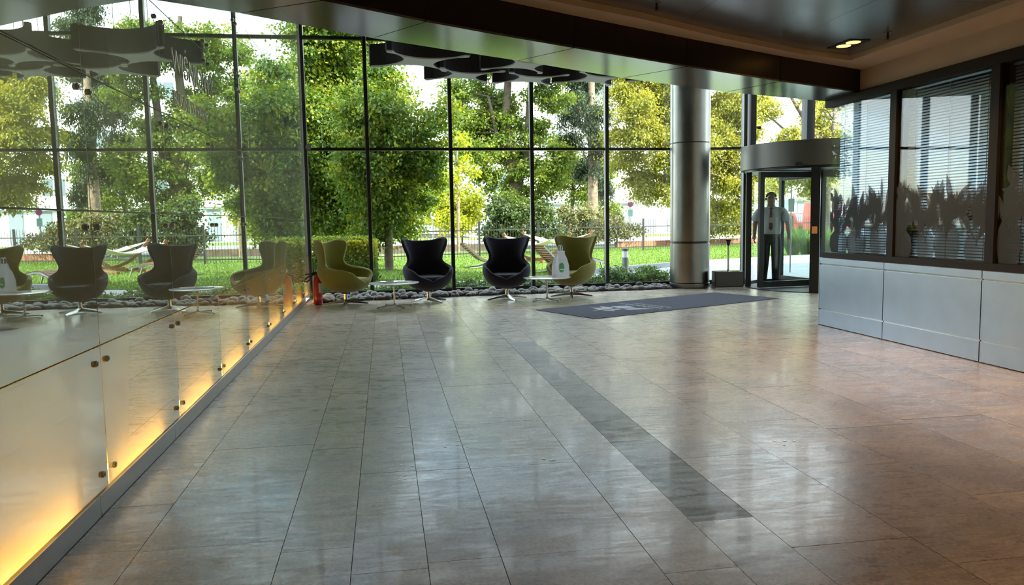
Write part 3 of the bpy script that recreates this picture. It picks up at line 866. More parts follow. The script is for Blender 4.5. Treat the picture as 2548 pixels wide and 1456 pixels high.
def side_table(x, y, rot, label):
    t = empty('coffee_table', (x, y, 0), math.radians(rot), label, 'table', 'round coffee tables')
    MB().lathe([(0.375, 0.372), (0.392, 0.384), (0.392, 0.388), (0.388, 0.390)], 56).build('table_top', M['table_white'], t, True)
    MB().tube([(0, 0, 0.03), (0, 0, 0.372)], 0.014, 14).build('stem', M['chrome'], t, True)
    for k in range(4):
        a = k*PI/2; c, s = math.cos(a), math.sin(a)
        lg = MB().tube([(0, 0, 0.07), (c*0.02, s*0.02, 0.042), (c*0.05, s*0.05, 0.030), (c*0.30, s*0.30, 0.016)], [0.010, 0.010, 0.010, 0.009], 8)
        l_ = lg.build('leg', M['chrome'], t, True)
        MB().lathe([(0.010, 0.0), (0.010, 0.012)], 10, (c*0.29, s*0.29, 0)).build('foot', M['rubber'], l_)
    return t
side_table(0.12, 12.27, 28, 'round white coffee table with magazines, between the green and plum chairs')
side_table(2.61, 12.46, 28, 'round white coffee table carrying the white bag')
magm = [principled('magazine dark', (0.05, 0.05, 0.06), 0.4), principled('magazine pale', (0.5, 0.5, 0.5), 0.4)]
for (x, y, rz, m, lb) in ((0.02, 12.22, 20, magm[0], 'dark magazine lying at the left on the white coffee table'), (0.27, 12.34, -15, magm[1], 'pale magazine lying at the right on the white coffee table')):
    g = empty('magazine', (x, y, 0.3905), math.radians(rz), lb, 'magazine', 'magazines on the coffee table')
    MB().box(-0.105, 0.105, -0.14, 0.14, 0.0, 0.006).build('pages', M['label_white'], g)
    MB().box(-0.107, 0.107, -0.142, 0.142, 0.006, 0.007).build('cover', m, g)

# paper carrier bag with a green leaf emblem
bag = empty('paper_bag', (2.835, 12.44, 0.3905), math.radians(28), 'white paper bag with a green oval emblem and twisted handles on the table', 'bag')
bw, bd = 0.115, 0.085
sec = [(0.0, 1, 1), (0.18, 1.0, 1.0), (0.30, 0.80, 0.72), (0.37, 0.60, 0.40), (0.40, 0.62, 0.34), (0.425, 0.66, 0.36)]
V = []; Fc = []
for z, kx, ky in sec:
    V += [(-bw*kx, -bd*ky, z), (0, -bd*ky*1.04, z), (bw*kx, -bd*ky, z), (bw*kx*0.93, 0, z), (bw*kx, bd*ky, z), (0, bd*ky*1.04, z), (-bw*kx, bd*ky, z), (-bw*kx*0.93, 0, z)]
for k in range(len(sec)-1):
    for i in range(8):
        j = (i+1) % 8; Fc.append((k*8+i, k*8+j, (k+1)*8+j, (k+1)*8+i))
Fc += [tuple(reversed(range(8))), tuple(40+i for i in range(8))]
MB().add(V, Fc).build('bag_body', M['paper'], bag)
for sy in (-1, 1):
    MB().tube([(-0.03, sy*0.02, 0.42), (-0.032, sy*0.022, 0.47), (-0.02, sy*0.022, 0.505), (0.0, sy*0.022, 0.515), (0.02, sy*0.022, 0.505), (0.032, sy*0.022, 0.47), (0.03, sy*0.02, 0.42)], 0.006, 8).build('handle', M['paper'], bag, True)
em = MB(); pts = []
for t in np.linspace(0, 2*PI, 24, endpoint=False):
    pts.append((-0.045 + 0.052*math.cos(t), -bd*1.035 - 0.002, 0.155 + 0.078*math.sin(t)))
em.add(pts, [tuple(range(24))]); e1 = em.build('leaf_emblem', M['green_print'], bag)
MB().box(-0.093, 0.003, -bd*1.035 - 0.004, -bd*1.035 - 0.0025, 0.120, 0.136).build('emblem_band', M['label_white'], bag)

# fire extinguisher by the wall end
fe = empty('fire_extinguisher', (-1.11, 13.02, 0), 0, 'red fire extinguisher on the floor behind the olive chair at the mirror wall', 'extinguisher')
MB().lathe([(0.060, 0.0), (0.072, 0.012), (0.074, 0.05), (0.074, 0.40), (0.066, 0.445), (0.040, 0.475), (0.024, 0.485), (0.024, 0.50)], 32).build('cylinder', M['red'], fe, True)
MB().lathe([(0.026, 0.50), (0.028, 0.515), (0.022, 0.545)], 16).build('valve', M['rubber'], fe, True)
MB().beam((0.03, 0, 0.545), (-0.19, 0.0, 0.505), 0.026, 0.020).build('lever', M['rubber'], fe)
MB().beam((0.02, 0, 0.525), (-0.15, 0.0, 0.455), 0.024, 0.014).build('grip', M['rubber'], fe)
MB().tube([(-0.02, -0.02, 0.52), (-0.10, -0.05, 0.50), (-0.19, -0.05, 0.43), (-0.20, -0.05, 0.395), (-0.16, -0.06, 0.385), (-0.09, -0.075, 0.44)], 0.011, 8).build('hose', M['rubber'], fe, True)
lab = []
for t in np.radians(np.linspace(-75, -15, 8)):
    lab.append((0.0755*math.cos(t), 0.0755*math.sin(t)))
mb = MB()
for k in range(7):
    a, b = lab[k], lab[k+1]
    mb.add([(a[0], a[1], 0.20), (b[0], b[1], 0.20), (b[0], b[1], 0.36), (a[0], a[1], 0.36)], [(0, 1, 2, 3)])
mb.build('label_sticker', M['label_white'], fe)
MB().lathe([(0.014, 0.548), (0.014, 0.575)], 12).build('gauge_cap', M['label_white'], fe, True)

# black box on a plate with a pole, between column and door
st = empty('pole_stand', (6.30, 13.62, 0), math.radians(-9), 'black gloss box with a slim steel pole and black cup beside the column', 'stand')
MB().box(-0.27, 0.27, -0.15, 0.15, 0.0, 0.022).build('base_plate', M['steel'], st)
o = MB().box(-0.262, 0.262, -0.14, 0.14, 0.035, 0.318).build('box_body', M['black'], st); modded(o, ('BEVEL', dict(width=0.006, segments=2)))
MB().box(-0.255, 0.255, -0.133, 0.133, 0.022, 0.035).build('plinth', M['rubber'], st)
MB().tube([(0.01, 0, 0.318), (0.01, 0, 0.80)], 0.016, 14).build('pole', M['chrome'], st, True)
MB().lathe([(0.030, 0.318), (0.026, 0.335), (0.018, 0.345)], 16, (0.01, 0, 0)).build('pole_collar', M['chrome'], st, True)
MB().lathe([(0.018, 0.79), (0.026, 0.81), (0.030, 0.86), (0.044, 0.885), (0.050, 0.895), (0.048, 0.905)], 20, (0.01, 0, 0)).build('cup', M['rubber'], st, True)

# entrance mat with printed emblem
A_, B_, C_, D_ = (2.15, 11.20), (2.75, 9.96), (6.26, 11.59), (5.63, 12.82)
matc = Vector(((A_[0]+C_[0])/2, (A_[1]+C_[1])/2, 0))
mt = empty('entrance_mat', matc, math.atan2(0.42, 0.91), 'long grey blue entrance mat with a pale printed emblem on the stone floor', 'mat')
MB().box(-1.93, 1.93, -0.68, 0.68, 0.0005, 0.009).build('border', M['rubber'], mt)
MB().box(-1.90, 1.90, -0.65, 0.65, 0.009, 0.012).build('carpet', M['mat_blue'], mt)
# emblem: local frame, letters run along +y of the mat, tops towards -x
ZP = 0.0126
def poly_print(pts, name='emblem'):
    mb = MB(); mb.prism(pts if area2(pts) > 0 else pts[::-1], ZP - 0.0006, ZP + 0.0006); return mb.build(name, M['print_grey'], mt)
poly_print([(-1.42, -0.02), (-1.24, 0.05), (-1.20, 0.30), (-1.08, 0.16), (-0.98, 0.34), (-0.92, 0.12), (-1.0, 0.0), (-1.16, -0.03)])
poly_print([(-1.30, -0.10), (-1.12, -0.08), (-0.98, -0.05), (-1.02, -0.20), (-1.14, -0.16), (-1.20, -0.26)])
poly_print([(-0.95, -0.06), (-0.86, 0.22), (-0.62, 0.12), (-0.70, -0.16)])
poly_print([(-0.98, -0.30), (-0.93, -0.12), (-0.72, -0.22), (-0.60, -0.44), (-0.78, -0.36)])
def text_mesh(body, size, name, mat, parent, M4, extrude=0.0006, offset=0.0, spacing=1.0):
    cu = bpy.data.curves.new(name, 'FONT'); cu.body = body; cu.size = size; cu.extrude = extrude; cu.align_x = 'LEFT'; cu.offset = offset; cu.space_character = spacing
    cu.resolution_u = 3
    o = bpy.data.objects.new(name, cu); COL.objects.link(o)
    dg = bpy.context.evaluated_depsgraph_get(); dg.update()
    me = bpy.data.meshes.new_from_object(o.evaluated_get(dg))
    bpy.data.objects.remove(o); bpy.data.curves.remove(cu)
    me.transform(M4); me.materials.clear(); me.materials.append(mat)
    o = bpy.data.objects.new(name, me); COL.objects.link(o); o.parent = parent
    return o
def text_width(body, size):
    cu = bpy.data.curves.new('w', 'FONT'); cu.body = body; cu.size = size
    o = bpy.data.objects.new('w', cu); COL.objects.link(o)
    dg = bpy.context.evaluated_depsgraph_get(); dg.update()
    me = bpy.data.meshes.new_from_object(o.evaluated_get(dg)); w = max(v.co.x for v in me.vertices) if len(me.vertices) else 0
    bpy.data.objects.remove(o); bpy.data.curves.remove(cu); bpy.data.meshes.remove(me)
    return w
def letters(body, size, name, mat, parent, M4, extrude=0.0006, offset=0.0):
    for i, ch in enumerate(body):
        if ch == ' ': continue
        x = text_width(body[:i+1], size) - text_width(ch, size)
        text_mesh(ch, size, name, mat, parent, M4 @ Matrix.Translation((x, 0, 0)), extrude, offset)
rotm = Matrix(((0, -1, 0, 0), (1, 0, 0, 0), (0, 0, 1, 0), (0, 0, 0, 1)))
letters('WIŚNIOWY', 0.17, 'letter', M['print_grey'], mt, Matrix.Translation((-0.42, -0.48, ZP)) @ rotm)
letters('BUSINESS PARK', 0.115, 'letter', M['print_grey'], mt, Matrix.Translation((-0.27, -0.48, ZP)) @ rotm)

# slim letters standing on the glass wall
Lm = Matrix(((0, 0, 1, 0), (1, 0, 0, 0), (0, 1, 0, 0), (0, 0, 0, 1)))
sg = empty('wall_lettering', (GX + 0.003, 5.52, 2.355), 0, 'slim pale letters of a name on the reflective glass wall', 'sign')
letters('WIŚNIOWY', 0.235, 'letter', M['letter'], sg, Lm, 0.002, -0.006)
letters('BUSINESS PARK', 0.145, 'letter', M['letter'], sg, Matrix.Translation((0, 0, -0.22)) @ Lm, 0.002, -0.0035)

# floor grille and the pebble strip along the glass
gr = MB(); fr_ = MB()
for k in range(330):
    x = -1.25 + k*0.0132
    if x > 3.05: break
    y0 = front_y(x) + 0.015; y1 = y0 + 0.14*min(1, max(0.15, (3.2 - x)/1.2))
    gr.box(x, x + 0.006, y0, y1, -0.02, -0.001)
gro = tag(empty('floor_grille', (0, 0, 0)), 'narrow metal slot grille set in the floor before the pebbles', 'grille')
g1 = gr.build('grille_bars', M['steel'], gro); tag(g1, kind='stuff')
for k in range(14):
    xa, xb_ = -1.25 + k*0.31, -1.25 + (k+1)*0.31
    fr_.beam((xa, front_y(xa) + 0.008, -0.008), (xb_, front_y(xb_) + 0.008, -0.008), 0.012, 0.016)
fr_.build('grille_edge', M['steel'], gro)

pm = [M['pebble_a'], M['pebble_b'], M['pebble_c'], M['pebble_a']]
pmesh = []
for k in range(8):
    bm = bmesh.new(); bmesh.ops.create_icosphere(bm, subdivisions=2, radius=1.0)
    rr = random.Random(k)
    ax = [(rr.uniform(-1, 1), rr.uniform(-1, 1), rr.uniform(-1, 1), rr.uniform(-.12, .12)) for _ in range(4)]
    for v in bm.verts:
        f = 1 + sum(a[3]*(v.co.x*a[0] + v.co.y*a[1] + v.co.z*a[2]) for a in ax)
        v.co = v.co * f
    me = bpy.data.meshes.new('pebble'); bm.to_mesh(me); bm.free(); me.materials.append(pm[k % 4])
    me.polygons.foreach_set('use_smooth', [True]*len(me.polygons)); pmesh.append(me)
placed = []; rr = random.Random(11); tries = 0
while len(placed) < 270 and tries < 20000:
    tries += 1
    x = rr.uniform(-1.22, 5.30)
    ya = front_y(x) + (0.18 if x < 2.0 else max(0.05, 0.18 - (x-2.0)*0.13)); yb_ = WY(x) - 0.13
    y = rr.uniform(ya, yb_) if rr.random() < 0.6 else rr.uniform(ya, ya + 0.22)
    if (x - 5.76)**2 + (y - 13.98)**2 < 0.47**2: continue
    if x < -0.92 and y < 13.35: continue
    s = rr.uniform(0.042, 0.095) * (0.85 if x > 3.5 else 1)
    ok = all((x-a)**2 + (y-b)**2 > (0.78*(s+c))**2 for a, b, c in placed)
    if not ok: continue
    placed.append((x, y, s))
    kp = rr.randrange(8); o = bpy.data.objects.new('pebble', pmesh[kp]); COL.objects.link(o)
    hz = s*rr.uniform(0.55, 0.85)
    o.scale = (s*rr.uniform(0.95, 1.35), s*rr.uniform(0.75, 1.0), hz)
    o.location = (x, y, -0.014 + hz*0.93); o.rotation_euler = (rr.uniform(-.2, .2), rr.uniform(-.2, .2), rr.uniform(0, PI))
    tone = ('mid grey', 'pale', 'dark grey', 'mid grey')[kp % 4]
    spot = 'behind the left olive chair' if x < 0.1 else 'behind the plum chairs' if x < 2.6 else 'behind the right olive chair' if x < 3.8 else 'next to the steel column'
    tag(o, tone + ' smooth river pebble along the window ' + spot, 'pebble', 'pebbles along the window')

# white specks of paper and paint on the stone
sp = random.Random(5); spm = principled('white speck', (0.92, 0.92, 0.90), 0.25, spec=0.7)
def gfl(x, y):
    r = ray(x, y); t = -EYE/r[2]; return (r[0]*t, r[1]*t)
def chip(name, x, y, r, label, m, sq=1.0, rz=0.0, group=None):
    n = 9; pts = []
    for k in range(n):
        a = 2*PI*k/n; q = r*sp.uniform(0.65, 1.2); pts.append((q*math.cos(a)*sq, q*math.sin(a)))
    o = MB().prism(pts, 0.0006, 0.0016).build(name, m); p_ = gfl(x, y); o.location = (p_[0], p_[1], 0); o.rotation_euler = (0, 0, rz)
    tag(o, label, 'speck', group)
chip('paper_scrap', 995, 1062, 0.020, 'largest white paper scrap lying on the stone floor', spm, 1.3)
for x, y in ((992, 1078), (1000, 1076), (1016, 1070), (1018, 1058), (998, 1158), (1026, 1160), (1002, 1166), (995, 1195), (1008, 1191), (1029, 1190), (1007, 1184), (1108, 1113), (1139, 1108), (1162, 1112), (1141, 1098), (1352, 1142), (1372, 1146), (1380, 1145), (1292, 1045), (1308, 1045), (1320, 1045), (1928, 1097), (1953, 1098), (1976, 1097), (1950, 1108), (2092, 1089)):
    chip('paint_speck', x, y, sp.uniform(0.006, 0.011), 'tiny white speck on the stone floor', spm, 1.2, sp.uniform(0, 3), 'white specks on the stone floor')

# ================================================================ THE MAN IN THE DOOR
skin = principled('skin', (0.30, 0.17, 0.115), 0.55)
hairm = principled('grey hair', (0.06, 0.055, 0.05), 0.8)
shirt = principled('white shirt', (0.55, 0.58, 0.63), 0.8, bump=(25, 0.15))
trous = principled('black trousers', (0.010, 0.010, 0.012), 0.8)
shoem = principled('black shoe', (0.008, 0.008, 0.008), 0.35)
tie = principled('dark red tie', (0.16, 0.012, 0.014), 0.6)
def skin_mesh(name, verts, edges, radii, mat, parent, root=0, sub=2):
    me = bpy.data.meshes.new(name); me.from_pydata(verts, edges, [])
    o = bpy.data.objects.new(name, me); COL.objects.link(o)
    m = o.modifiers.new('skin', 'SKIN'); m.use_smooth_shade = True; m.branch_smoothing = 0.6
    for i, r in enumerate(radii):
        sv = me.skin_vertices[0].data[i]; sv.radius = r if isinstance(r, tuple) else (r, r); sv.use_root = (i == root)
    s = o.modifiers.new('sub', 'SUBSURF'); s.levels = sub; s.render_levels = sub
    dg = bpy.context.evaluated_depsgraph_get(); dg.update()
    me2 = bpy.data.meshes.new_from_object(o.evaluated_get(dg)); o.modifiers.clear(); o.data = me2
    me2.materials.clear(); me2.materials.append(mat)
    me2.polygons.foreach_set('use_smooth', [True]*len(me2.polygons)); o.parent = parent
    return o
# local frame: faces -y, x to the picture's right
man = empty('person', (7.34, 13.98, 0.014), math.radians(-28), 'man in white short-sleeved shirt, red tie and black trousers standing in the revolving door', 'person')
man.scale = (1.16, 1.10, 1.0)
V = []; E_ = []; R_ = []
def jv(p, r, par=None):
    V.append(p); R_.append(r)
    if par is not None: E_.append((par, len(V)-1))
    return len(V)-1
pel = jv((0, 0, 0.93), (0.12, 0.10))
wai = jv((0, 0, 1.10), (0.125, 0.10), pel); che = jv((0, 0.01, 1.30), (0.135, 0.10), wai); upc = jv((0, 0.015, 1.42), (0.10, 0.075), che)
nk = jv((0, 0.0, 1.50), 0.055, upc); hd0 = jv((0.0, -0.01, 1.56), 0.062, nk); hd1 = jv((0.0, -0.02, 1.64), (0.078, 0.095), hd0); hd2 = jv((0.0, -0.01, 1.735), (0.062, 0.078), hd1)
for sx in (-1, 1):
    sh = jv((sx*0.185, 0.015, 1.425), 0.060, upc)
    if sx == 1:
        el = jv((0.265, 0.02, 1.16), 0.043, sh); wr = jv((0.285, -0.06, 0.92), 0.030, el)
    else:
        el = jv((-0.25, 0.02, 1.16), 0.043, sh); wr = jv((-0.26, -0.07, 0.94), 0.030, el)
    pa = jv((V[wr][0] + sx*0.003, V[wr][1]-0.02, V[wr][2]-0.07), (0.022, 0.036), wr)
    hp = jv((sx*0.09, 0.0, 0.88), 0.088, pel)
    kn = jv((sx*0.085, -0.015, 0.49), 0.058, hp)
    an = jv((sx*0.085 if sx == 1 else -0.11, 0.03, 0.09), 0.040, kn)
body = skin_mesh('body', V, E_, R_, skin, man, pel, 2)
for sx in (-1, 1):      # hands: palm with four fingers and a thumb, curled as when relaxed
    hx = 0.288 if sx == 1 else -0.263; hz = 0.85 if sx == 1 else 0.87; hy = -0.08 if sx == 1 else -0.09
    for k, (dy, ln) in enumerate(((-0.032, 0.072), (-0.011, 0.082), (0.010, 0.078), (0.029, 0.060))):
        skin_mesh('finger', [(hx, hy + dy, hz + 0.02), (hx + sx*0.002, hy + dy*1.1, hz - ln*0.35), (hx - sx*0.010, hy + dy*1.1, hz - ln*0.75), (hx - sx*0.028, hy + dy, hz - ln)],
                  [(0,1),(1,2),(2,3)], [0.010, 0.009, 0.0085, 0.0075], skin, body, 0, 1)
    skin_mesh('thumb', [(hx, hy - 0.030, hz + 0.045), (hx - sx*0.012, hy - 0.055, hz + 0.015), (hx - sx*0.018, hy - 0.062, hz - 0.018)], [(0,1),(1,2)], [0.012, 0.0105, 0.0085], skin, body, 0, 1)
# face
MB().lathe([(0.004, -0.020), (0.016, -0.010), (0.011, 0.008), (0.006, 0.028)], 10, (0, -0.115, 1.632)).build('nose', skin, body, True)
for sx in (-1, 1):
    MB().lathe([(0.002, -0.026), (0.014, -0.016), (0.018, 0.01), (0.010, 0.026)], 10, (sx*0.082, 0.0, 1.635)).build('ear', skin, body, True)
    MB().lathe([(0.003, -0.007), (0.011, -0.002), (0.011, 0.003), (0.003, 0.007)], 10, (sx*0.031, -0.100, 1.652)).build('eye', M['rubber'], body, True)
    MB().beam((sx*0.016, -0.110, 1.670), (sx*0.048, -0.098, 1.668), 0.008, 0.007).build('eyebrow', hairm, body)
MB().beam((-0.024, -0.105, 1.590), (0.024, -0.105, 1.590), 0.010, 0.007).build('mouth', principled('lip', (0.22, 0.09, 0.07), 0.5), body)
hr = MB(); hv = []
bm = bmesh.new(); bmesh.ops.create_uvsphere(bm, u_segments=20, v_segments=12, radius=1.0)
for v in list(bm.verts):
    if v.co.z < -0.15 or (v.co.y < -0.55 and v.co.z < 0.55): bm.verts.remove(v)
for v in bm.verts: v.co = (v.co.x*0.088, v.co.y*0.104 + 0.012, v.co.z*0.10 + 1.675)
me = bpy.data.meshes.new('hair'); bm.to_mesh(me); bm.free(); me.materials.append(hairm)
me.polygons.foreach_set('use_smooth', [True]*len(me.polygons))
ho = bpy.data.objects.new('hair', me); COL.objects.link(ho); ho.parent = man; modded(ho, ('SOLIDIFY', dict(thickness=0.012)))
# clothes
V = []; E_ = []; R_ = []
a00 = jv((0, 0, 0.93), (0.165, 0.13)); a0 = jv((0, 0, 1.00), (0.172, 0.135), a00); a1 = jv((0, 0, 1.12), (0.182, 0.145), a0); a2 = jv((0, 0.01, 1.30), (0.180, 0.135), a1); a3 = jv((0, 0.015, 1.425), (0.135, 0.098), a2); a4 = jv((0, 0.004, 1.485), (0.066, 0.066), a3)
for sx in (-1, 1):
    s1 = jv((sx*0.19, 0.015, 1.43), 0.076, a3); s2 = jv((sx*0.235, 0.018, 1.31), 0.072, s1); s3 = jv((sx*0.262, 0.018, 1.20), 0.078, s2)
sh_o = skin_mesh('shirt', V, E_, R_, shirt, man, 0, 2)
for sx in (-1, 1):
    cl_ = MB().add([(0, -0.075, 1.462), (sx*0.062, -0.035, 1.515), (sx*0.058, -0.085, 1.455), (0, -0.085, 1.466), (sx*0.064, -0.045, 1.519), (sx*0.060, -0.095, 1.457)],
                   [(0,1,2), (3,5,4), (0,2,5,3), (1,0,3,4), (2,1,4,5)])
    cl_.build('collar', shirt, sh_o)
MB().box(0.05, 0.13, -0.128, -0.120, 1.29, 1.37).build('pocket', shirt, sh_o)
V = []; E_ = []; R_ = []
b00 = jv((0, 0, 1.10), (0.150, 0.115)); b0 = jv((0, 0, 1.00), (0.182, 0.145), b00); b1 = jv((0, 0, 0.90), (0.182, 0.145), b0)
for sx in (-1, 1):
    l1 = jv((sx*0.092, 0.0, 0.80), 0.105, b1); l2 = jv((sx*0.088, -0.012, 0.50), 0.080, l1); l3 = jv((sx*0.088 if sx == 1 else -0.11, 0.02, 0.12), 0.066, l2); l4 = jv((sx*0.088 if sx == 1 else -0.112, 0.015, 0.06), 0.070, l3)
skin_mesh('trousers', V, E_, R_, trous, man, 0, 2)
for sx in (-1, 1):
    xx = 0.088 if sx == 1 else -0.115
    sm = MB(); prof = [(-0.17, 0.030, 0.035), (-0.13, 0.045, 0.05), (-0.05, 0.045, 0.075), (0.04, 0.038, 0.095), (0.09, 0.030, 0.07)]
    V2 = []; F2 = []
    for y, w, h in prof: V2 += [(xx-w, y, 0), (xx+w, y, 0), (xx+w*0.8, y, h), (xx-w*0.8, y, h)]
    for k in range(len(prof)-1):
        for i in range(4): F2.append((k*4+i, k*4+(i+1) % 4, k*4+4+(i+1) % 4, k*4+4+i))
    F2 += [(3,2,1,0), tuple(range(len(V2)-4, len(V2)))]
    so = MB().add(V2, F2).build('shoe', shoem, man); modded(so, ('SUBSURF', dict(levels=1)))
    smoothen(so.data, 60)
ty = lambda z: float(np.interp(z, [1.0, 1.1, 1.2, 1.3, 1.4, 1.46], [-0.135, -0.136, -0.128, -0.108, -0.088, -0.080]))
TP = [(-0.014, 1.455), (0.014, 1.455), (0.022, 1.25), (0.034, 1.08), (0.0, 1.03), (-0.034, 1.08), (-0.022, 1.25)]
MB().add([(x, ty(z) - 0.008, z) for x, z in TP] + [(x, ty(z), z) for x, z in TP],
         [tuple(reversed(range(7))), tuple(range(7, 14))] + [(i, (i+1) % 7, (i+1) % 7 + 7, i+7) for i in range(7)]).build('tie', tie, man)
KP = [(-0.021, 1.475), (0.021, 1.475), (0.012, 1.44), (-0.012, 1.44)]
MB().add([(x, ty(z) - 0.018, z) for x, z in KP] + [(x, ty(z), z) for x, z in KP],
         [(0,3,2,1), (4,5,6,7), (0,1,5,4), (1,2,6,5), (2,3,7,6), (3,0,4,7)]).build('tie_knot', tie, man)
MB().box(-0.028, 0.052, -0.148, -0.142, 1.185, 1.285).build('badge', principled('badge', (0.62, 0.60, 0.48), 0.5), man)

if 0:
    for nm in ('shirt', 'trousers', 'body'):
        o = bpy.data.objects[nm]; c = [v.co for v in o.data.vertices]
        for z in (0.95, 1.03, 1.1, 1.2, 1.3, 1.4, 1.45):
            l = [v for v in c if abs(v.z - z) < 0.03 and abs(v.x) < 0.24]
            if l: print('DBG', nm, z, 'y', round(min(v.y for v in l), 3), 'x', round(max(v.x for v in l), 3))

# ================================================================ THE GARDEN
M['bark'] = principled('bark', (0.10, 0.075, 0.052), 0.9, noise=(6, 0.4), bump=(18, 0.9))
M['bark_pale'] = principled('pale bark', (0.23, 0.17, 0.115), 0.9, noise=(7, 0.35), bump=(18, 0.8))
M['lf_green'] = leaf_mat('linden leaf', (0.030, 0.080, 0.014), (0.10, 0.170, 0.020), (0.34, 0.35, 0.028))
M['lf_maple'] = leaf_mat('maple leaf', (0.055, 0.105, 0.016), (0.13, 0.20, 0.025), (0.27, 0.27, 0.030))
M['lf_dark'] = leaf_mat('conifer spray', (0.016, 0.032, 0.018), (0.035, 0.060, 0.028), (0.075, 0.10, 0.035), 0.25)
M['lf_yellow'] = leaf_mat('birch leaf', (0.12, 0.145, 0.022), (0.26, 0.265, 0.036), (0.46, 0.42, 0.06))
M['lf_lime'] = leaf_mat('lime shrub leaf', (0.16, 0.20, 0.012), (0.32, 0.36, 0.02), (0.50, 0.50, 0.03))
M['lf_bush'] = leaf_mat('bush leaf', (0.022, 0.045, 0.014), (0.05, 0.085, 0.02), (0.13, 0.15, 0.04), 0.3)
M['lf_pale'] = leaf_mat('pale bush leaf', (0.08, 0.09, 0.035), (0.17, 0.17, 0.07), (0.30, 0.28, 0.12), 0.3)
M['lf_cover'] = leaf_mat('ground cover leaf', (0.035, 0.09, 0.02), (0.08, 0.17, 0.035), (0.16, 0.26, 0.06), 0.3)
M['lf_grass'] = leaf_mat('grass blade', (0.07, 0.14, 0.012), (0.11, 0.20, 0.018), (0.17, 0.27, 0.025), 0.3)
M['wood'] = principled('oiled hardwood', (0.20, 0.085, 0.040), 0.6, noise=(14, 0.25))
M['canvas'] = principled('white canvas', (0.72, 0.71, 0.66), 0.9)
M['concrete'] = principled('pale concrete', (0.25, 0.258, 0.285), 0.9, noise=(1.6, 0.10), bump=(40, 0.1))
M['paver'] = principled('grey paver', (0.30, 0.30, 0.32), 0.9, noise=(3, 0.15))
M['asphalt'] = principled('pale street', (0.42, 0.40, 0.37), 0.95, noise=(0.8, 0.12))
M['soil'] = principled('soil', (0.045, 0.035, 0.025), 1.0, noise=(8, 0.4))
M['turf'] = principled('turf', (0.10, 0.17, 0.022), 1.0, noise=(3.0, 0.25), bump=(60, 0.8))
M['facade'] = principled('white facade', (0.80, 0.80, 0.79), 0.85, noise=(0.3, 0.03))
M['pane_grey'] = principled('blue grey glazing', (0.10, 0.14, 0.17), 0.10, coat=0.5)
M['panel_grey'] = principled('blue grey panel', (0.22, 0.26, 0.30), 0.4)
M['fence'] = principled('anthracite fence', (0.018, 0.020, 0.020), 0.5, 0.3)

def leaf_mesh(name, C, U, N_, ln, wd, mat, parent, seed=0, RV=None):
    """C centres, U long axis, N_ normals (n,3) -> one mesh of diamond leaves"""
    n = len(C); rg = np.random.default_rng(seed)
    V3 = np.cross(N_, U); V3 /= (np.linalg.norm(V3, axis=1, keepdims=True) + 1e-9)
    l = (ln * rg.uniform(0.65, 1.25, n))[:, None]; w = (wd * rg.uniform(0.7, 1.2, n))[:, None]
    P = np.empty((n, 4, 3), np.float32)
    P[:, 0] = C - U*l*0.5; P[:, 1] = C + V3*w*0.5 - U*l*0.08; P[:, 2] = C + U*l*0.5; P[:, 3] = C - V3*w*0.5 - U*l*0.08
    me = bpy.data.meshes.new(name)
    me.vertices.add(n*4); me.vertices.foreach_set('co', P.ravel())
    me.loops.add(n*4); me.loops.foreach_set('vertex_index', np.arange(n*4, dtype=np.int32))
    me.polygons.add(n); me.polygons.foreach_set('loop_start', np.arange(0, n*4, 4, dtype=np.int32))
    at_ = me.attributes.new('rnd', 'FLOAT', 'FACE')
    at_.data.foreach_set('value', (rg.random(n) if RV is None else np.clip(RV*0.6 + rg.random(n)*0.5 - 0.05, 0, 1)).astype(np.float32))
    me.update(calc_edges=True)
    me.materials.append(mat)
    o = bpy.data.objects.new(name, me); COL.objects.link(o); o.parent = parent
    tag(o, kind='stuff')
    return o
def crown_points(blobs, per_m2, clump, seed, droop=0.25, flat=0.55):
    """blobs (centre, rx, rz) -> leaf centres grouped in sprays on the blob skins"""
    rg = np.random.default_rng(seed); CC = []; UU = []; NN = []; RR = []
    more = []
    for c, rx, rz in blobs:
        for _ in range(3):
            d = rg.normal(size=3); d /= np.linalg.norm(d); f = rg.uniform(0.35, 0.6)
            more.append((np.array(c) + d*np.array([rx, rx, rz])*rg.uniform(0.75, 1.15), rx*f, rz*f))
    for c, rx, rz in list(blobs) + more:
        area = 4*PI*((rx*rx + 2*rx*rz)/3)
        nl = int(area*per_m2*0.62); k = max(3, int(area/(clump*clump)*0.62))
        d = rg.normal(size=(k, 3)); d /= np.linalg.norm(d, axis=1, keepdims=True)
        rad = rg.uniform(0.30, 1.12, k)[:, None]
        cc = np.array(c) + d*np.array([rx, rx, rz])*rad
        idx = rg.integers(0, k, nl)
        off = rg.normal(size=(nl, 3))*np.array([clump*0.55, clump*0.55, clump*0.55*flat])*rg.uniform(0.6, 1.4, k)[idx][:, None]
        off[:, 2] -= 0.35*np.linalg.norm(off[:, :2], axis=1)*droop*2
        pc = cc[idx] + off
        out_ = d[idx]
        u = rg.normal(size=(nl, 3))*0.7 + out_*0.6; u[:, 2] -= droop*2; u /= np.linalg.norm(u, axis=1, keepdims=True)
        nn_ = rg.normal(size=(nl, 3))*0.75 + out_*0.5 + np.array([0, 0, 0.7])
        nn_ -= u*np.sum(nn_*u, axis=1, keepdims=True); nn_ /= (np.linalg.norm(nn_, axis=1, keepdims=True) + 1e-9)
        CC.append(pc); UU.append(u); NN.append(nn_); RR.append(rg.random(k)[idx])
    global LAST_RV
    LAST_RV = np.concatenate(RR)
    return np.concatenate(CC), np.concatenate(UU), np.concatenate(NN)
